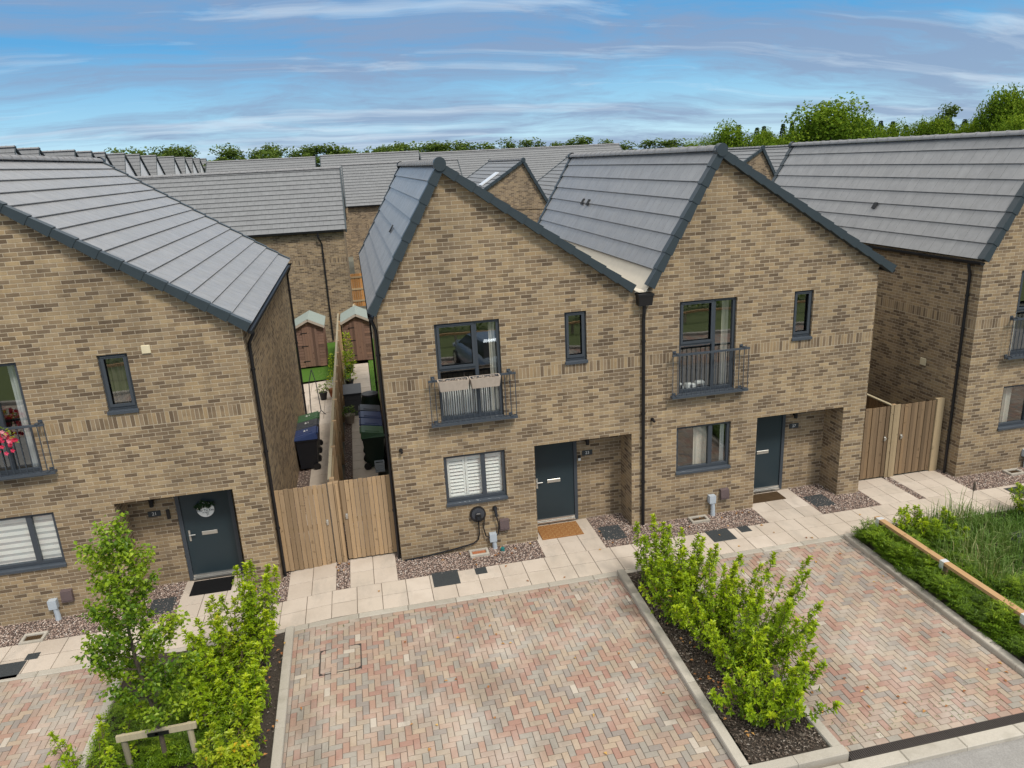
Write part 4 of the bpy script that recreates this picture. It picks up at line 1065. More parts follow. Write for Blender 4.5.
# tree guard
t_ = empty('tree_stake', (-3.70, -4.62, 0), 'timber two-legged stake frame around the young tree trunk', 'stake')
for x in (-.45, .42):
    p = MB(); p.tube([(x,0,-.1),(x-.01,0,.55)], .042, 10); p.build('leg', M['stakewood'], t_)
b = MB(); b.box(-.53,.52,-.045,.0-.0,.49,.585); b.build('crossbar', M['stakewood'], t_, loc=(0,-.02,0))
b = MB(); b.box(-.12,.16,-.085,-.068,.50,.555); b.box(-.02,.02,-.085,.1,.51,.55); b.build('strap', M['black'], t_)

# ------------------------------------------------------------------ bins and garden things
def bin_(x, y, z, face, lid, body, label, num=None, group=None, h=1.08):
    # wheels and hinge on the side 'face' (+1: +x); lid slopes down the other way
    t_ = empty('wheelie_bin', (x, y, z), label, 'wheelie bin', group); f = face
    wx, wy = .29, .285
    b = MB(); b.hexa([(-wx*.78,-wy*.8,.05),(wx*.78,-wy*.8,.05),(wx*.78,wy*.8,.05),(-wx*.78,wy*.8,.05),(-wx,-wy,.92),(wx,-wy,.92),(wx,wy,.92),(-wx,wy,.92)])
    b.box(-wx-.015, wx+.015, -wy-.015, wy+.015, .86, .93); b.build('bin_body', M[body], t_)
    l = MB(); hi, lo = h+.03, h-.07; z0, z1 = (lo, hi) if f > 0 else (hi, lo)
    l.hexa([(-wx-.03,-wy-.03,.92),(wx+.03,-wy-.03,.92),(wx+.03,wy+.03,.92),(-wx-.03,wy+.03,.92),(-wx,-wy,z0),(wx,-wy,z1),(wx,wy,z1),(-wx,wy,z0)])
    l.tube([(f*(wx+.03),-wy*.8,h-.01),(f*(wx+.03),wy*.8,h-.01)], .02, 8)
    l.hexa([(-wx*.7,-wy*.7,min(z0,z1)),(wx*.7,-wy*.7,min(z0,z1)),(wx*.7,wy*.7,min(z0,z1)),(-wx*.7,wy*.7,min(z0,z1)),(-wx*.65,-wy*.65,z0*.85+z1*.15+.012),(wx*.65,-wy*.65,z0*.15+z1*.85+.012),(wx*.65,wy*.65,z0*.15+z1*.85+.012),(-wx*.65,wy*.65,z0*.85+z1*.15+.012)])
    lo_ = l.build('lid', M[lid], t_)
    for s in (-1, 1):
        w_ = MB(); w_.tube([(f*(wx*.75),s*(wy-.02),.10),(f*(wx*.75),s*(wy+.03),.10)], .10, 14); w_.build('wheel', M['black'], t_)
    if num:
        an = atan2(z1-z0, 2*wx)
        text('number', num, .15, M['white'], t_, (0, .03, (z0+z1)/2+.016), (0, -an, 0)); 
        q = MB(); q.face([(-.16,-.13,(z0+z1)/2+.0145),(.16,-.13,(z0+z1)/2+.0145+.32*(z1-z0)/(2*wx)*.0),(.16,-.10,(z0+z1)/2+.0145),(-.16,-.10,(z0+z1)/2+.0145)])
    return t_
GB = 'wheelie bins in the left passage'
bin_(-2.15, 6.05, -.06, 1, 'binblue', 'binblack', 'black wheelie bin with a blue lid, nearest in the row of three', '21', GB)
bin_(-2.15, 6.72, -.06, 1, 'bingrey', 'binblack', 'black wheelie bin with a dark grey lid, middle of the row of three', '21', GB)
bin_(-2.15, 7.38, -.06, 1, 'bingreen', 'binblack', 'black wheelie bin with a green lid, rearmost in the row of three', '21', GB)
GB = 'wheelie bins against the planter house'
bin_(-.34, 5.45, 0, -1, 'bingreen', 'bindark', 'dark green wheelie bin with a bright green lid in front of blue-lidded bins', None, GB)
bin_(-.34, 6.10, 0, -1, 'binblue', 'bingrey', 'blue-lidded wheelie bin right behind the all-green bin', None, GB)
bin_(-.34, 6.75, 0, -1, 'binblue', 'bingrey', 'blue-lidded wheelie bin second behind the all-green bin', None, GB)
bin_(-.34, 7.40, 0, -1, 'bingrey', 'bingrey', 'grey-lidded wheelie bin rearmost behind the all-green bin', None, GB)
t_ = empty('compost_bin', (-.30, 9.2, 0), 'round dark water butt behind the row of bins', 'water butt')
b = MB(); b.lathe([(.26,0),(.30,.25),(.30,.6),(.26,.92)], n=20); b.build('barrel', M['bindark'], t_, smooth=False)
b = MB(); b.lathe([(.275,.92),(.27,.97),(.10,1.02),(.03,1.03)], n=20); b.build('lid', M['bingrey'], t_)
t_ = empty('plastic_crate', (-.24, 5.0, 0), 'small pale blue plastic crate on the ground beside the all-green bin', 'crate')
b = MB()
for z in (0, .07, .14, .21):
    for a in ((-.13,-.11,-.10,.10),(.11,.13,-.10,.10),(-.13,.13,-.12,-.10),(-.13,.13,.10,.12)): b.box(*a, z, z+.045)
b.box(-.13,.13,-.12,.12,-.0,.01); b.build('slatted_body', M['greyplastic'], t_)

def shed(x0, x1, y, label, doorside):
    w_ = x1-x0; t_ = empty('garden_shed', (x0, y, 0), label, 'shed', 'small timber sheds in the back gardens')
    dp, zw, za = 1.75, 1.80, 2.08; b = MB(); n = 15
    for i in range(n):
        za0, za1 = .05+(zw-.05)*i/n, .05+(zw-.05)*(i+1)/n
        b.hexa([(0,-.022,za0),(w_,-.022,za0),(w_,.0,za0),(0,.0,za0),(0,-.006,za1),(w_,-.006,za1),(w_,0,za1),(0,0,za1)])
        b.hexa([(-.022,0,za0),(0,0,za0),(0,dp,za0),(-.022,dp,za0),(-.006,0,za1),(0,0,za1),(0,dp,za1),(-.006,dp,za1)])
        b.hexa([(w_,0,za0),(w_+.022,0,za0),(w_+.022,dp,za0),(w_,dp,za0),(w_,0,za1),(w_+.006,0,za1),(w_+.006,dp,za1),(w_,dp,za1)])
    b.face([(0,-.006,zw),(w_,-.006,zw),(w_/2,-.006,za)]); b.face([(w_,dp,.05),(0,dp,.05),(0,dp,zw),(w_/2,dp,za),(w_,dp,zw)])
    b.build('shed_walls', M['shed'], t_)
    r_ = MB(); o = .09
    for s in (-1, 1):
        xe = w_/2+s*(w_/2+o); ze = zw-o*(za-zw)/(w_/2)
        A = [(w_/2,-.16,za+.03),(xe,-.16,ze+.03),(xe,dp+.1,ze+.03),(w_/2,dp+.1,za+.03)]
        r_.hexa([(p[0],p[1],p[2]-.028) for p in A]+A)
    r_.build('felt_roof', M['felt'], t_)
    f = MB()
    for s in (-1, 1):
        xe = w_/2+s*(w_/2+o); ze = zw-o*(za-zw)/(w_/2); f.bar((w_/2+s*.01,-.172,za-.035), (xe,-.172,ze-.035), .018, .09)
    f.build('barge_board', M['planter'], t_)
    d_ = MB(); dx0, dx1 = (.27, .87)
    for i in range(6): a = dx0+(dx1-dx0)*i/6; d_.box(a+.003, a+.097, -.045, -.024, .07, 1.74)
    do = d_.build('shed_door', M['shed'], t_)
    h = MB()
    for z in (.3, .95, 1.5): h.box(dx0-.06, dx0+.2, -.052, -.046, z-.018, z+.018)
    h.build('hinges', M['black'], do)
shed(-3.05, -1.93, 17.0, 'timber garden shed with green felt roof left of the long fence', 0)
shed(-1.12, .02, 17.25, 'timber garden shed with green felt roof right of the long fence', 1)

t_ = empty('storage_box', (-1.17, 9.95, 0), 'grey plastic storage box beside the long fence', 'storage box')
b = MB(); b.box(.03,.57,.03,.67,0,.74)
for z in (.1,.25,.4,.55): b.box(.02,.58,.02,.68,z,z+.12)
b.build('box_body', M['boxgrey'], t_); b = MB(); b.hexa([(0,0,.74),(.6,0,.74),(.6,.7,.80),(0,.7,.80),(0,0,.79),(.6,0,.79),(.6,.7,.93),(0,.7,.93)]); b.build('lid', M['bingrey'], t_)
# rotary airer, folded, standing on the left patio
t_ = empty('clothes_airer', (-2.15, 10.9, -.06), 'folded metal clothes airer standing on the left patio', 'airer')
b = MB(); b.tube([(-.18,0,.05),(-.13,.02,1.1),(.0,.05,1.55)], .016, 6); b.tube([(.16,-.1,.12),(.1,0,1.1),(.0,.05,1.55)], .016, 6); b.build('frame_tube', M['bingrey'], t_)
b = MB(); b.tube([(.16,-.1,.12),(.34,-.3,.0)], .014, 6); b.tube([(.16,-.1,.12),(.02,-.35,.0)], .014, 6); b.tube([(-.18,0,.05),(-.2,.05,0)], .014, 6); b.build('foot', M['bingrey'], t_)

def potplant(x, y, z, label, pot='terra', h=.5, n=160, leafm='leaf', rp=.14, spread=.22):
    t_ = empty('potted_plant', (x, y, z), label, 'potted plant', 'pots in the back gardens')
    b = MB(); b.lathe([(rp*.7,0),(rp,.24),(rp*1.1,.25),(rp*1.1,.29),(rp*.9,.29)], n=14); b.build('pot', M[pot], t_)
    l = MB()
    for i in range(n):
        a = U(0, 6.3); zz = U(0, h); r_ = spread*(1-zz/h*.6)*sqrt(R()); l.leaf(Vector((cos(a)*r_, sin(a)*r_, .28+zz)), Vector((cos(a),sin(a),U(-.1,1))).normalized(), Vector((0,0,1)), U(.06,.12), U(.03,.05))
    l.build('foliage', M[leafm], t_)
potplant(-1.62, 12.6, -.03, 'orange terracotta pot with a leafy plant left of the long fence')
potplant(-1.95, 12.4, -.06, 'round dark pot plant beside the terracotta pot', 'binblack', .3, 90, 'juniper')
potplant(-1.55, 14.2, -.03, 'tall leafy plant in a pale pot left of the long fence', 'greyplastic', .9, 240)
potplant(-1.02, 9.3, 0, 'squat pot of dry yellow grass in front of the storage box', 'planter', .25, 160, 'blade', .17, .26)
potplant(-1.0, 13.5, 0, 'conical bright green conifer nearest behind the storage box', 'binblack', 1.1, 420, 'leaf', .15, .28)
potplant(-.98, 15.6, 0, 'taller conical green conifer in front of the right-hand shed', 'binblack', 1.35, 420, 'leaf', .15, .28)

# ------------------------------------------------------------------ planting
def rosette(l, c, d, n, L, spread=1.0, A=None, W=.52):
    d = d.normalized()
    q = d.orthogonal().normalized(); r_ = d.cross(q)
    for k in range(n):
        a = k*2.4+U(-.3,.3); out = q*cos(a)+r_*sin(a); dv = (out*spread+d*U(.15,.9)).normalized()
        s = L*U(.7,1.15); l.leaf(c+d*U(-.03,.03), dv, d, s, s*W, 0, (U(0,.94) if R() < .95 else U(.95,1)) if A is None else max(0,min(1,A+U(-.16,.16))))
def shrub(x, y, z, label, shoots, hmin, hmax, lean, spread, L=.07, dens=34, mat='leaf', name='shrub', group='shrubs in the planting beds', bias=(0,0), low=.08, cat='shrub'):
    t_ = empty(name, (x, y, z), label, cat, group); st = MB(); l = MB()
    for i in range(shoots):
        a = U(0, 6.3); r0 = spread*sqrt(R())*.35; b0 = Vector((cos(a)*r0, sin(a)*r0, 0))
        h = U(hmin, hmax); k = lean*U(.2, 1); tp = b0+Vector((cos(a)*k+bias[0]*h, sin(a)*k+bias[1]*h, h)); md = (b0+tp)*.5+Vector((cos(a)*k*.25, sin(a)*k*.25, 0))
        pts = []
        for s in range(7):
            u = s/6; pts.append(b0*(1-u)**2+md*2*u*(1-u)+tp*u*u)
        st.tube(pts, [.011*(1-.75*s/6) for s in range(7)], 5)
        tone = U(.15, .75)
        m = int(h*dens*1.45)
        for s in range(m):
            u = low+(1-low)*(s+R())/m; p = b0*(1-u)**2+md*2*u*(1-u)+tp*u*u; dv = (md-b0)*(1-u)+(tp-md)*u
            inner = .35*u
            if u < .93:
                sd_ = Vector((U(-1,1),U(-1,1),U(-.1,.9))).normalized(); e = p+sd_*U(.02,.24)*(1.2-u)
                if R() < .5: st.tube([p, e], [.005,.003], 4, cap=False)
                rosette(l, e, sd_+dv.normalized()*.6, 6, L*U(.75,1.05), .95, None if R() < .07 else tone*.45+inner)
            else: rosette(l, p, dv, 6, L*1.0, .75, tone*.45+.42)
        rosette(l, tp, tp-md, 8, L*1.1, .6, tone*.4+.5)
    st.build('stem', M['twig'], t_); l.build('foliage', M[mat], t_); return t_

GS = 'shrubs in the planting beds'
# middle bed
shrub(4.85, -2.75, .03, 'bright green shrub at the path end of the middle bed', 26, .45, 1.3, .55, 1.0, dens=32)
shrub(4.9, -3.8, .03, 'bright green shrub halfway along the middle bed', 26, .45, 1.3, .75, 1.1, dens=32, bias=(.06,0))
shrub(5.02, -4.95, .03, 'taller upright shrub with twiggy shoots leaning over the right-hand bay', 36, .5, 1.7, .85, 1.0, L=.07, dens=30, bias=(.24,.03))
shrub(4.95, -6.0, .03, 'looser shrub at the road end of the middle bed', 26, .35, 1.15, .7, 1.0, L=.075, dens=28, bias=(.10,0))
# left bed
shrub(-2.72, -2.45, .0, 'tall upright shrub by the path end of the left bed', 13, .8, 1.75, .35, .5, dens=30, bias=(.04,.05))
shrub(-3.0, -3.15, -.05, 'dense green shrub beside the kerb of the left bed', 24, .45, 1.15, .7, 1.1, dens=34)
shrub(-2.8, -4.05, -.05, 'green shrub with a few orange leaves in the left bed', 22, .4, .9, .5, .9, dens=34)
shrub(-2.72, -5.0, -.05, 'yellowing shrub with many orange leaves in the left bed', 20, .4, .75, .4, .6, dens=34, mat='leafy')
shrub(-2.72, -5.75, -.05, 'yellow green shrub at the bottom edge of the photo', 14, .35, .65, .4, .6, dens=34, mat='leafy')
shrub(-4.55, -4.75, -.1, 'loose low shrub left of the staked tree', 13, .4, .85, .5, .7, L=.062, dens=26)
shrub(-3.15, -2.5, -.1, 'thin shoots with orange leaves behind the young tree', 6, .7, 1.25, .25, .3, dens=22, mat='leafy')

def mound(l, pts, n, L, mat=None, h=.28, W=.1, up=.5):
    for i in range(n):
        (x0, x1, y0, y1) = random.choice(pts); x, y = U(x0, x1), U(y0, y1)
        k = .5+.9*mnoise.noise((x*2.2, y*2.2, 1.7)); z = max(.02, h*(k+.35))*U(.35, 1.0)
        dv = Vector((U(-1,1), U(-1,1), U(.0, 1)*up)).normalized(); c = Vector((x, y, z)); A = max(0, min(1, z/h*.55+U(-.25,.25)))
        sd_ = dv.cross(Vector((0,0,1))).normalized()
        for s in range(-2, 3):
            q = c+dv*(L*.2*(s+2)); d2 = (dv+sd_*(.55 if s % 2 else -.55)).normalized(); l.leaf(q, d2, Vector((0,0,1)), L*.6, L*W*1.5, 0, A)
l = MB(); mound(l, [(9.22,10.05,-6.9,-1.95),(9.22,10.05,-6.9,-1.95),(10.0,10.7,-6.9,-2.3)], 17000, .10, h=.42)
struct(l.build('juniper_cover', M['juniper']), 'dark feathery juniper ground cover along the right-hand kerb', 'ground cover', 'stuff')
l = MB(); mound(l, [(-4.0,-2.9,-4.8,-2.2),(-4.75,-3.6,-6.6,-3.2)], 7000, .10, h=.28)
struct(l.build('juniper_cover', M['juniper'], ground=True), 'dark feathery ground cover under the young tree', 'ground cover', 'stuff')
l = MB()
for i in range(19000):
    x, y = U(10.1, 16.0), U(-6.9, -1.95)
    if x < 10.7 and R() < .5: continue
    k = mnoise.noise((x*.9, y*.9, 4.4)); hh = (.20+.38*max(0, k+.35))*U(.6,1.25)*(1+.25*max(0,min(1,(x-11.5)/2)))*(1.5 if R() < .12 else 1)
    a = U(0, 6.3); bend = U(.1, .8); p0 = Vector((x, y, .02)); dr = Vector((cos(a), sin(a), 0)); A = max(0, min(1, .4+k*.5+U(-.35,.35)))
    p1 = p0+dr*(hh*.3*bend)+Vector((0,0,hh*.7)); p2 = p1+dr*(hh*.55*bend)+Vector((0,0,hh*.35*(1-bend*1.2))); sd_ = Vector((-dr.y, dr.x, 0))*U(.004,.009)
    l.face([p0-sd_, p0+sd_, p1+sd_*.8, p1-sd_*.8], 0, A); l.face([p1-sd_*.8, p1+sd_*.8, p2], 0, A)
struct(l.build('tall_grass', M['blade']), 'rough tall grass and weeds behind the knee rail', 'grass', 'stuff')
for i, (x, y, lab) in enumerate(((10.5,-2.25,'pale leafy weed nearest the strap end of the knee rail'),(11.0,-2.5,'pale leafy weed behind the knee rail, second from its end'),(13.4,-2.2,'bright leafy bush at the right end of the grassy bed'),(14.1,-2.5,'bright leafy bush at the right photo edge behind the knee rail'))):
    shrub(x, y, .02, lab, 14, .25, .5 if i < 2 else .7, .35, .7, L=.06 if i < 2 else .05, dens=40, group='weeds in the grassy bed', name='weed_plant', cat='weed')
t_ = empty('bulrush', (12.05, -2.0, 0), 'single brown seed head on a tall stalk in the grassy bed', 'weed')
b = MB(); b.tube([(0,0,0),(.01,.02,.75)], .006, 5); b.build('stalk', M['twig'], t_); b = MB(); b.lathe([(.004,.72),(.022,.75),(.024,.90),(.006,.95)], n=8); b.build('seed_head', M['bark'], t_)
b = MB(); b.box(11.95, 12.5, -3.3, -2.95, .05, .20); b.box(12.0, 12.45, -3.25, -3.0, .20, .26); o = b.build('black_cover_box', M['bingrey']); tag(o, 'dark low box half hidden in the grass', 'box')

# young staked tree
t_ = empty('young_tree', (-3.68, -4.66, -.08), 'young staked tree with a thin leaning trunk and airy crown', 'tree')
tr = MB(); P0 = Vector((0,0,-.05)); trunk = []
for s in range(13):
    u = s/12; trunk.append(Vector((-.10*u+.03*sin(u*9), .02*sin(u*7)+.02*u, -.05+3.75*u)))
tr.tube(trunk, [.034*(1-.8*s/12)+.004 for s in range(13)], 8); tr.build('trunk', M['bark'], t_, smooth=True)
br = MB(); lf = MB()
def tk(u):
    f = u*12; i = min(11, int(f)); return trunk[i].lerp(trunk[i+1], f-i)
for i in range(46):
    u = .20+.78*(i+R()*.8)/46; p = tk(u); a = i*2.39+U(-.4,.4); ln = (.66*(1-abs(u-.48)*1.15))*U(.55,1.1); ln = max(.18, ln)
    up_ = U(.5,1.2); e = p+Vector((cos(a)*ln, sin(a)*ln, ln*up_)); m = (p+e)*.5+Vector((cos(a)*ln*.15, sin(a)*ln*.15, -.03))
    br.tube([p, m, e], [.011*(1.15-u),.007*(1.2-u)+.002,.003], 5, cap=False)
    tone = U(.1,.7)
    for k in range(int(38*ln/.5)+13):
        s = U(.25,1.05); q = p*(1-s)**2+m*2*s*(1-s)+e*s*s+Vector((U(-1,1),U(-1,1),U(-.9,.7)))*.075
        for r_ in range(3):
            q2 = q+Vector((U(-1,1),U(-1,1),U(-1,1)))*.05; dv = Vector((U(-1,1),U(-1,1),U(-.9,.4))).normalized()
            lf.leaf(q2, dv, Vector((U(-.5,.5),U(-.5,.5),1)), U(.05,.08), U(.038,.06), 0, max(0,min(1,tone+U(-.3,.3))), .2)
br.build('branch', M['bark'], t_); lf.build('foliage', M['treeleaf'], t_)

# fallen leaves
l = MB()
def fallen(n, x0, x1, y0, y1, z):
    for i in range(n):
        a = U(0,6.3); l.leaf(Vector((U(x0,x1), U(y0,y1), z+U(.002,.012))), Vector((cos(a),sin(a),U(-.05,.15))).normalized(), Vector((U(-.2,.2),U(-.2,.2),1)), U(.05,.085), U(.03,.05), fold=.3)
fallen(26, -2.0, 4.1, -6.5, -1.9, .002); fallen(24, 5.5, 9.0, -6.8, -1.9, .002); fallen(42, 4.25, 4.6, -6.6, -2.0, .07); fallen(16, 4.3, 8, -.7, -.05, .005); fallen(14, .3, 2.9, -.7, -.05, .005)
fallen(18, -1, 12, -1.7, -.8, .004); fallen(22, -2.45, -2.2, -6, -2, .06); fallen(5, -1.35, -1.08, -.7, .3, .005); fallen(10, -1.2, -.98, .6, 6, .005)
struct(l.build('fallen_leaves', M['deadleaf']), 'scattered orange brown fallen leaves', 'leaves', 'stuff')
l = MB()
for i in range(260):
    x, y = (U(5.5,9.0), -6.85+abs(random.gauss(0,.35))) if R() < .7 else (U(-2,4.1), -1.95-abs(random.gauss(0,.15)))
    x = round(x*10)/10+U(-.006,.006); p = Vector((x, y, -.006))
    for k in range(3): l.leaf(p+Vector((U(-.012,.012),U(-.012,.012),0)), Vector((U(-1,1),U(-1,1),U(.1,.6))).normalized(), Vector((0,0,1)), U(.012,.026), .009, 0, U(.2,.7))
struct(l.build('paving_moss', M['blade']), 'tiny weeds and moss in the paving joints', 'moss', 'stuff')

# ------------------------------------------------------------------ behind: the other rows of houses
GB2 = 'houses of the rows behind'
def back_unit(name, label, X0, Y0, w_, ax, sl, sr, xl, xr, sky=False, mat='brick_far', rot=pi, detail=False, group=GB2, roofz=7.9, dep=10.0, z0=0., vs=1.0):
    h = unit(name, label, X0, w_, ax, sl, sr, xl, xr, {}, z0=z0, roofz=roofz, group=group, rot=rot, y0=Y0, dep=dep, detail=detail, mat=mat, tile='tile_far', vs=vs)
    if sky:
        hz = roofz; d_ = Vector((1,0,-sr)).normalized(); n = Vector((sr,0,1)).normalized(); c = Vector((ax,dep-1.9,hz-.03))+d_*1.9+n*.05; Y = Vector((0,1,0))
        b = MB(); b.hexa([c-d_*.62-Y*.5, c+d_*.62-Y*.5, c+d_*.62+Y*.5, c-d_*.62+Y*.5]+[p+n*.06 for p in (c-d_*.62-Y*.5, c+d_*.62-Y*.5, c+d_*.62+Y*.5, c-d_*.62+Y*.5)])
        b.build('skylight', M['skylight'], [o for o in h.children if o.name.startswith('roof')][0])
    return h
h = back_unit('terraced_house', 'brick gabled house with a skylight, its peak seen just right of the nearest middle ridge', 10.99, 38, 5.44, 1.57, 1.73, .631, .09, 5.72, True)
downpipe(h, [(0.02,10.12,5.0),(0.02,10.12,4.8),(.02,10.05,4.6),(.02,10.05,0)], .04)
gutter(h, (-.06,-.1,5.22), (-.06,10.1,5.22))
back_unit('terraced_house', 'brick house behind the right-hand middle house, its pale slope and skylight showing', 16.35, 38, 5.36, 1.39, 1.73, .683, -.125, 5.13, True)
h = back_unit('terraced_house', 'brick gabled house whose peak shows just right of the tallest middle ridge', 25.63, 38, 5.44, 1.57, 1.73, .631, .09, 5.72)
gutter(h, (-.06,-.1,5.22), (-.06,10.1,5.22))
back_unit('terraced_house', 'brick house mostly hidden, its pale slope showing beside the right-hand big roof', 30.99, 38, 5.36, 1.39, 1.73, .683, -.125, 5.13)

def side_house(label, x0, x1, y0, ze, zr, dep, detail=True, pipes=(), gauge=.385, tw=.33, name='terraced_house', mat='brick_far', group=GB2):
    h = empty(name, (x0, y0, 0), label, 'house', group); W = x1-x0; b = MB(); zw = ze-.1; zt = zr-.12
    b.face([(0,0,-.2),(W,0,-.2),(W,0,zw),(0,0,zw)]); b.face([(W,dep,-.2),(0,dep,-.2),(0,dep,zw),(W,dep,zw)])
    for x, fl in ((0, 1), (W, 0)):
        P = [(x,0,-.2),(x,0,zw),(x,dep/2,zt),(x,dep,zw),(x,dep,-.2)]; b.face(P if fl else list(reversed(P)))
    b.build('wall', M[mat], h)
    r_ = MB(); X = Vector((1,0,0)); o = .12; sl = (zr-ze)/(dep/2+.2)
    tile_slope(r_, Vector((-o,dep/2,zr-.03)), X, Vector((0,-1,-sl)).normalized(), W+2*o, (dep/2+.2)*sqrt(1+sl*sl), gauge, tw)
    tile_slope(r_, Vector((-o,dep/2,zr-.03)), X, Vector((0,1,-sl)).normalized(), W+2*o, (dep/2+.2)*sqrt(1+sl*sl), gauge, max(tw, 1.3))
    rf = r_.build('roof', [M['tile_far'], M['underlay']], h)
    ridge_tiles('ridge', (-o-.01,dep/2,zr+.01), (W+o+.01,dep/2,zr+.01), rf)
    for x, s in ((-o-.04, 1), (W+o+.04, -1)):
        v = MB()
        for sg in (-1, 1):
            n = 10
            for i in range(n):
                u0, u1 = i/n, (i+1)/n; ya, yb = dep/2+sg*(dep/2+.2)*u0, dep/2+sg*(dep/2+.2)*u1; za, zb = zr-(zr-ze)*u0, zr-(zr-ze)*u1
                P = [(x,ya,za-.14),(x,yb,zb-.14),(x+.07*s,yb,zb-.14),(x+.07*s,ya,za-.14),(x,ya,za+.03),(x,yb,zb+.03),(x+.07*s,yb,zb+.03),(x+.07*s,ya,za+.03)]
                v.hexa(P)
        v.build('verge_trim', M['verge'], rf)
    gutter(h, (-.1,-.24,ze-.05), (W+.1,-.24,ze-.05))
    for px in pipes: downpipe(h, [(px,-.24,ze-.1),(px,-.24,ze-.3),(px+.12,-.05,ze-.62),(px+.12,-.05,0)], .04)
    return h
side_house('brick house standing side-on behind the sheds, its grey roof slope facing the camera', -13.5, -.70, 22.1, 5.22, 7.97, 8.4, True, (11.62,))
b = MB(); 
side_house('brick house two rows back, showing between the side-on house and the middle house', -.45, 8.2, 41.6, 5.3, 8.15, 9.0, True, ())
side_house('long striped grey roof far behind, right of the nearest middle peak', 6.9, 26.8, 55.0, 5.3, 8.9, 11.0, True, (), .38, 1.0, 'house_row', 'brick_far')
side_house('far grey roof low behind the right-hand middle ridge', 28.8, 41.5, 72.0, 5.2, 8.25, 10.0, False, (), .38, 1.5, 'house_row')
side_house('far grey roof above the side-on house, left part of the skyline', -13.4, -3.3, 61.0, 5.4, 9.1, 10.0, True, (), .4, 1.5, 'house_row')
side_house('far grey roof before the tree line, left of the nearest middle ridge', -2.5, 6.85, 58.5, 5.4, 9.15, 10.0, True, (), .4, 1.5, 'house_row')
# the row of white gables at the far left
GZ = 'white gabled terraced houses in the far left row'
ys = [34.9, 38.7, 42.5, 49.3, 53.2, 56.7, 62.6, 67.8, 74.5, 83.3, 89.4, 94.3, 99.5, 104.5]
for i, y in enumerate(ys):
    nx = ys[i+1] if i+1 < len(ys) else y+5; wz = min(nx-y, 5.3)
    h = back_unit('terraced_house', 'distant terraced house with a white gable end in the far left row', -20, y-1.0, wz, 1.0, 1.9, .68, -.06, wz+.06, False, 'render', pi/2, False, GZ, 10.15, 8.0, vs=.2)

# ------------------------------------------------------------------ trees on the skyline
def crown_mesh(seed, lobes, n, gap, size, mat, H, trunk_h, Rr):
    # unit tree: total height H, crown radius Rr; leaf-clump faces sit in shells of several uneven lobes
    rg = random.Random(seed); l = MB(); t_ = MB()
    L_ = []
    for i in range(lobes):
        a = rg.uniform(0, 6.28); rr = Rr*rg.uniform(.25, .78)*(0 if i == 0 else 1); u = rg.uniform(0, 1)
        zc = trunk_h+(H-trunk_h)*(.22+.62*u); rr *= (1.1-.65*abs(u-.35)*1.4)
        L_.append((Vector((cos(a)*rr, sin(a)*rr, zc)), Rr*rg.uniform(.30, .52)*(1 if not gap else .72)))
    L_[0] = (Vector((0,0,H-Rr*.42)), Rr*.44)
    for i in range(n):
        c, r_ = rg.choice(L_); d_ = Vector((rg.gauss(0,1), rg.gauss(0,1), rg.gauss(0,1))).normalized()
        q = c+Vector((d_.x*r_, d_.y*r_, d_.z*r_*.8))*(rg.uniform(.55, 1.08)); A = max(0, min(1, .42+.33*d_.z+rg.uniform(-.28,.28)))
        dv = Vector((rg.uniform(-1,1), rg.uniform(-1,1), rg.uniform(-.6,.7))).normalized()
        s = size*rg.uniform(.6, 1.3); l.leaf(q, dv, (d_+Vector((rg.uniform(-.6,.6), rg.uniform(-.6,.6), rg.uniform(-.2,.6)))).normalized(), s, s*.7, 0, A)
    t_.tube([(0,0,-.3),(0.05,0,trunk_h),(0,.05,H*.7)], [Rr*.075,Rr*.06,Rr*.02], 6)
    for c, r_ in L_: t_.tube([(0,0,trunk_h*rg.uniform(.6,1.1)), (c*.6+Vector((0,0,trunk_h*.35))), c], [Rr*.035,Rr*.025,Rr*.01], 5)
    return l, t_
protos = {}
def tree(kind, var, x, y, ztop, r_, label, group, zb=0.):
    key = (kind, var)
    if key not in protos:
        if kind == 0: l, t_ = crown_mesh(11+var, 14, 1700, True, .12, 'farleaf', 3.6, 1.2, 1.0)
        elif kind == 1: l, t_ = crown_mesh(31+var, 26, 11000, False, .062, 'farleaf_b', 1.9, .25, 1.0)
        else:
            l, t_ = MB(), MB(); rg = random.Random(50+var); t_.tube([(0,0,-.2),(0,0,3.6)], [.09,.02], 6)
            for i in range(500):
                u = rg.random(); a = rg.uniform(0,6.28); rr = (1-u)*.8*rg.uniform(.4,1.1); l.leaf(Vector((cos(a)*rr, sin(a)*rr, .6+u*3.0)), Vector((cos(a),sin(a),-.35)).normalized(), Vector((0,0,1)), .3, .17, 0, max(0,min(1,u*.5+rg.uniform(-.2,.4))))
        base = bpy.data.objects.new('tmp', None)
        tr_ = t_.build('trunk', M['trunkfar']); cr = l.build('crown', M[{0:'farleaf',1:'farleaf_b',2:'conifer'}[kind]])
        protos[key] = (tr_, cr); first = True
    else: first = False
    tr_, cr = protos[key]
    nm = {0: 'slender_tree', 1: 'broadleaf_tree', 2: 'conifer_tree'}[kind]
    e = empty(nm, (x, y, zb), label, 'tree', group, U(0, 6.3))
    H = {0: 3.6, 1: 1.9, 2: 3.6}[kind]
    s = r_*1.12; e.scale = (s, s, (ztop-zb)/H)
    for src in (tr_, cr):
        o = src if first else src.copy()
        if not first: COL.objects.link(o)
        o.parent = e
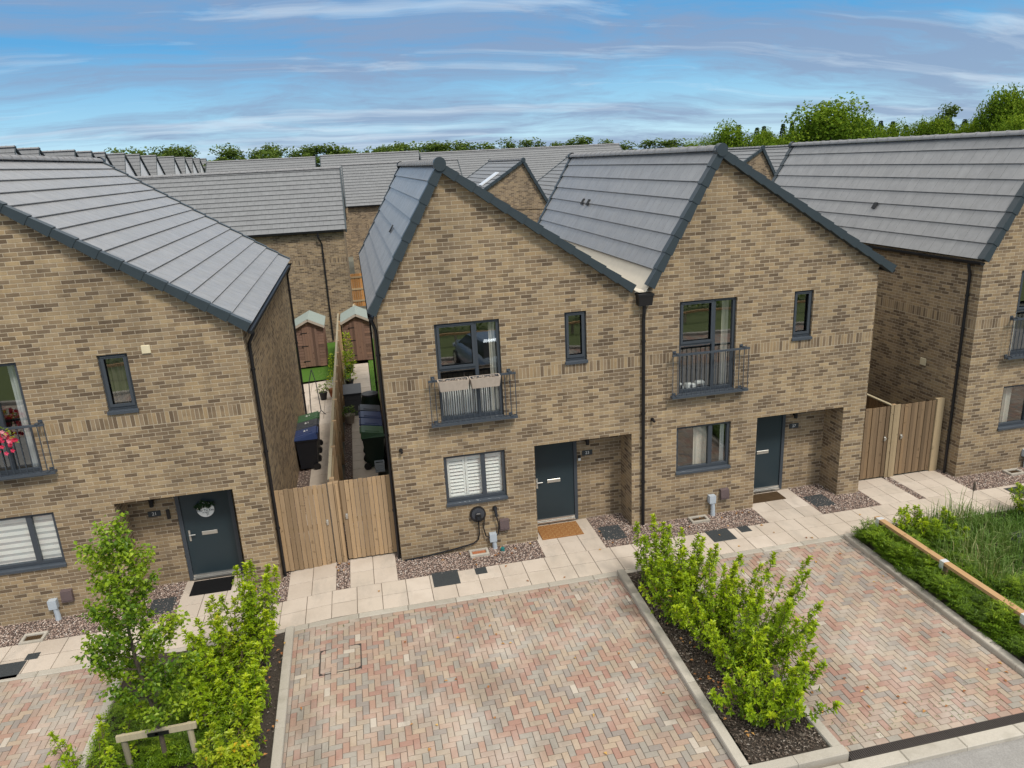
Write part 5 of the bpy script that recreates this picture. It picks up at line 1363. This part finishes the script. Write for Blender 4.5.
TREES = [(-29.6, 95, 11.5, 1.5, 0), (-28.9, 100, 11.7, 1.4, 0), (-24.8, 92, 11.3, 1.6, 0), (-25.5, 105, 11.9, 1.6, 0), (-22.8, 100, 11.8, 1.4, 0), (-22.8, 110, 11.9, 1.5, 0), (-17.5, 105, 11.8, 2.1, 0), (-17.8, 120, 11.9, 1.3, 0), (-10.8, 85, 10.4, 1.3, 0), (-10.8, 108, 11.7, 2.0, 0), (-9.3, 84, 10.1, 1.6, 0), (-8.7, 118, 11.3, 1.6, 0), (-6.5, 112, 11.2, 1.7, 0), (-5.0, 110, 11.4, 1.5, 0), (-2.6, 110, 11.4, 2.2, 0), (-0.7, 116, 11.0, 1.6, 0), (1.1, 122, 10.8, 1.5, 0), (4.1, 112, 10.6, 1.7, 0), (5.6, 104, 10.6, 1.6, 0), (7.2, 98, 10.8, 1.8, 0), (7.3, 80, 10.1, 1.7, 0), (10.3, 96, 10.6, 1.9, 0), (12.5, 98, 10.7, 2.1, 0), (14.6, 97, 10.6, 2.1, 0), (17.0, 99, 10.6, 2.0, 0), (19.5, 99, 10.2, 2.0, 0), (25.3, 108, 10.0, 1.3, 0), (30.6, 112, 9.9, 1.4, 0), (36.8, 120, 9.3, 1.1, 0), (36.3, 104, 9.7, 1.8, 0), (42.3, 110, 9.1, 1.2, 0), (49.6, 118, 8.8, 1.5, 0), (55.6, 120, 9.0, 1.8, 0), (57.5, 115, 8.8, 1.9, 0), (47.8, 88, 9.2, 2.1, 1), (51.9, 92, 9.8, 1.9, 1), (49.0, 78, 11.2, 3.8, 1), (63.3, 95, 10.2, 2.6, 1), (75.0, 110, 9.2, 2.0, 1), (57.7, 72, 13.1, 6.3, 1), (61.0, 84, 10.5, 3.4, 1), (68.2, 80, 11.0, 3.5, 1), (77.9, 88, 8.9, 2.4, 1), (83.0, 92, 10.6, 3.1, 1), (83.2, 88, 10.1, 3.0, 1), (84.9, 86, 10.6, 3.4, 1), (91.1, 90, 13.2, 2.8, 1), (88.9, 84, 9.9, 2.3, 1), (87.3, 80, 9.9, 3.1, 1), (88.3, 76, 13.7, 4.1, 1), (97.0, 88, 11.3, 3.8, 1), (80.1, 66, 10.3, 3.7, 1), (107.5, 192, 13.2, 1.9, 2), (117.7, 204, 14.0, 2.0, 2), (117.5, 193, 12.7, 1.9, 2), (109.3, 175, 12.6, 1.8, 2), (125.2, 192, 13.4, 2.0, 2), (131.2, 197, 13.8, 2.0, 2), (139.5, 201, 12.9, 2.1, 2), (134.8, 187, 12.7, 2.0, 2), (142.5, 195, 13.5, 2.1, 2), (153.3, 204, 12.1, 2.2, 2), (155.5, 198, 12.7, 2.1, 2), (158.1, 199, 12.2, 2.2, 2), (162.8, 199, 13.3, 2.2, 2), (167.1, 199, 12.9, 2.2, 2), (174.3, 202, 11.7, 2.3, 2), (173.7, 194, 12.3, 2.2, 2), (184.2, 200, 11.7, 2.3, 2), (187.2, 198, 12.1, 2.3, 2), (196.7, 203, 12.7, 2.4, 2), (175.8, 176, 12.4, 2.1, 2), (184.0, 181, 11.6, 2.2, 2), (196.1, 188, 11.0, 2.3, 2), (203.6, 191, 11.6, 2.3, 2), (204.1, 186, 11.1, 2.3, 2)]
BIG = {6:'olive green rounded tree just right of the tallest middle ridge', 9:'biggest bright green tree, domed above the right-hand roofs', 16:'airy tall tree with gaps rising from the right-hand trees', 19:'tall dark tree at the right photo edge'}
for i, (x, y, zt, r_, k) in enumerate(TREES):
    zb = 0
    if k == 0:
        lab, grp = 'slender gappy tree in the distant line beyond the left and middle roofs', 'trees in the distant line'
        zb = 2.5; tree(0, i % 5, x, y, zt+(1.5 if x > 24 else .55), r_*(2.3 if x > 24 else 1.75), lab, grp, zb)
    elif k == 1:
        j = i-34
        lab = {2:'olive green rounded tree just right of the tallest middle ridge', 5:'biggest tree, a bright green dome above the right-hand roofs', 12:'airy tall tree with gaps among the right-hand trees', 15:'tall tree at the right photo edge'}.get(j)
        grp = 'broadleaf trees beyond the right-hand roofs'
        if j == 12: tree(0, 3, x, y, zt, r_*1.0, lab, grp, 1.0)
        else: tree(1, j % 4, x, y, zt, r_, lab or 'lower rounded tree in the belt beyond the right-hand roofs', grp, 0)
    else: tree(2, i % 3, x, y, zt+.6, r_, 'dark conifer on the wooded skyline behind the right-hand trees', 'conifers on the skyline', 3.0)
b = MB(); N = 26
def hz_(x, y): return 9.2*math.exp(-((y-215)/55)**2)*max(0, min(1, (x-40)/70))-.3
for i in range(N):
    for j in range(14):
        q = [(30+i*12, 120+j*13), (30+(i+1)*12, 120+j*13), (30+(i+1)*12, 120+(j+1)*13), (30+i*12, 120+(j+1)*13)]
        b.face([(x, y, hz_(x, y)) for x, y in q])
struct(b.build('hill', simple('wooded_hill', (.035,.06,.022), .95, var=.4, scale=.15), smooth=True))

# ------------------------------------------------------------------ across the road, behind the camera (seen in the panes)
def hedge(x0, x1, y, h, label):
    l = MB()
    for i in range(5200):
        p = Vector((U(x0, x1), y+random.gauss(0, .35), abs(U(0, h)))); k = mnoise.noise((p.x*.8, p.z, 2.)); p.z *= .8+.4*k
        l.leaf(p, Vector((U(-1,1),U(-1,1),U(-.3,1))).normalized(), Vector((U(-.5,.5),-.3,1)), U(.15,.3), U(.1,.18))
    t_ = empty('hedge', (0,0,0), label, 'hedge'); l.build('foliage', M['juniper'], t_)
hedge(-14, 24, -21.5, 2.3, 'long dark hedge across the road, behind the viewer')
t_ = empty('knee_rail', (0, -18.6, 0), 'low timber rail on the grass verge across the road, behind the viewer', 'rail')
b = MB(); b.box(-14, 24, -.06, .06, .42, .52); b.build('rail_beam', M['railwood'], t_)
for i in range(14):
    p = MB(); p.box(-13+i*2.8-.06, -13+i*2.8+.06, -.05, .05, -.1, .418); p.build('post', M['stakewood'], t_)

# silver car parked across the road (seen in the upstairs panes)
car = empty('parked_car', (4.4, -13.9, 0), 'silver hatchback parked across the road behind the viewer', 'car', None, radians(80))
M['carpaint'] = simple('silver_paint', (.22,.27,.33), .25, .6, .35, var=.02); M['carglass'] = simple('dark_car_glass', (.015,.018,.02), .08, .6)
SEC = [(-2.05,.55,.72,.66),(-1.9,.72,.86,.62),(-1.2,.86,.92,.60),(-.7,.90,1.02,.60),(.1,.90,1.0,.60),(1.2,.90,.98,.62),(1.85,.84,.94,.64),(2.02,.70,.80,.66)]   # x, half width, shoulder z, lower z
b = MB(); rings = []
for x, hw, zs_, zl_ in SEC:
    k0 = len(b.v); b.v += [(x,-hw*.93,.24),(x,-hw,.45),(x,-hw*.99,zs_-.12),(x,-hw*.86,zs_),(x,hw*.86,zs_),(x,hw*.99,zs_-.12),(x,hw,.45),(x,hw*.93,.24)]; rings.append(k0)
for a, c in zip(rings, rings[1:]):
    for k in range(8): b.f.append((a+k, a+(k+1) % 8, c+(k+1) % 8, c+k)); b.m.append(0); b.a.append(.5)
for a, rv in ((rings[0], 1), (rings[-1], 0)):
    f = tuple(a+k for k in range(8)); b.f.append(tuple(reversed(f)) if rv else f); b.m.append(0); b.a.append(.5)
b.build('body', M['carpaint'], car, smooth=True)
g = MB(); lo = [(-1.0,.80,.96),(1.75,.76,.94)]; g.hexa([(-1.05,-.80,.95),(-1.05,.80,.95),(1.8,.76,.92),(1.8,-.76,.92),(-.25,-.62,1.46),(-.25,.62,1.46),(1.35,.60,1.44),(1.35,-.60,1.44)]); g.build('windows', M['carglass'], car)
g = MB(); g.hexa([(-.3,-.64,1.44),(-.3,.64,1.44),(1.42,.62,1.42),(1.42,-.62,1.42),(-.15,-.56,1.52),(-.15,.56,1.52),(1.25,.55,1.50),(1.25,-.55,1.50)]); g.build('car_roof', M['carpaint'], car)
for x in (-1.3, 1.25):
    for s in (-1, 1):
        g = MB(); g.tube([(x,s*.70,.31),(x,s*.91,.31)], .31, 20); wv_ = g.build('wheel', M['black'], car); g = MB(); g.tube([(x,s*.905,.31),(x,s*.918,.31)], .20, 16); g.build('rim', M['metal'], wv_)
for s in (-1, 1):
    g = MB(); g.bevbox(-2.03,-1.86,s*.62-.16,s*.62+.16,.62,.74,.03); g.build('headlight', M['greyplastic'], car)
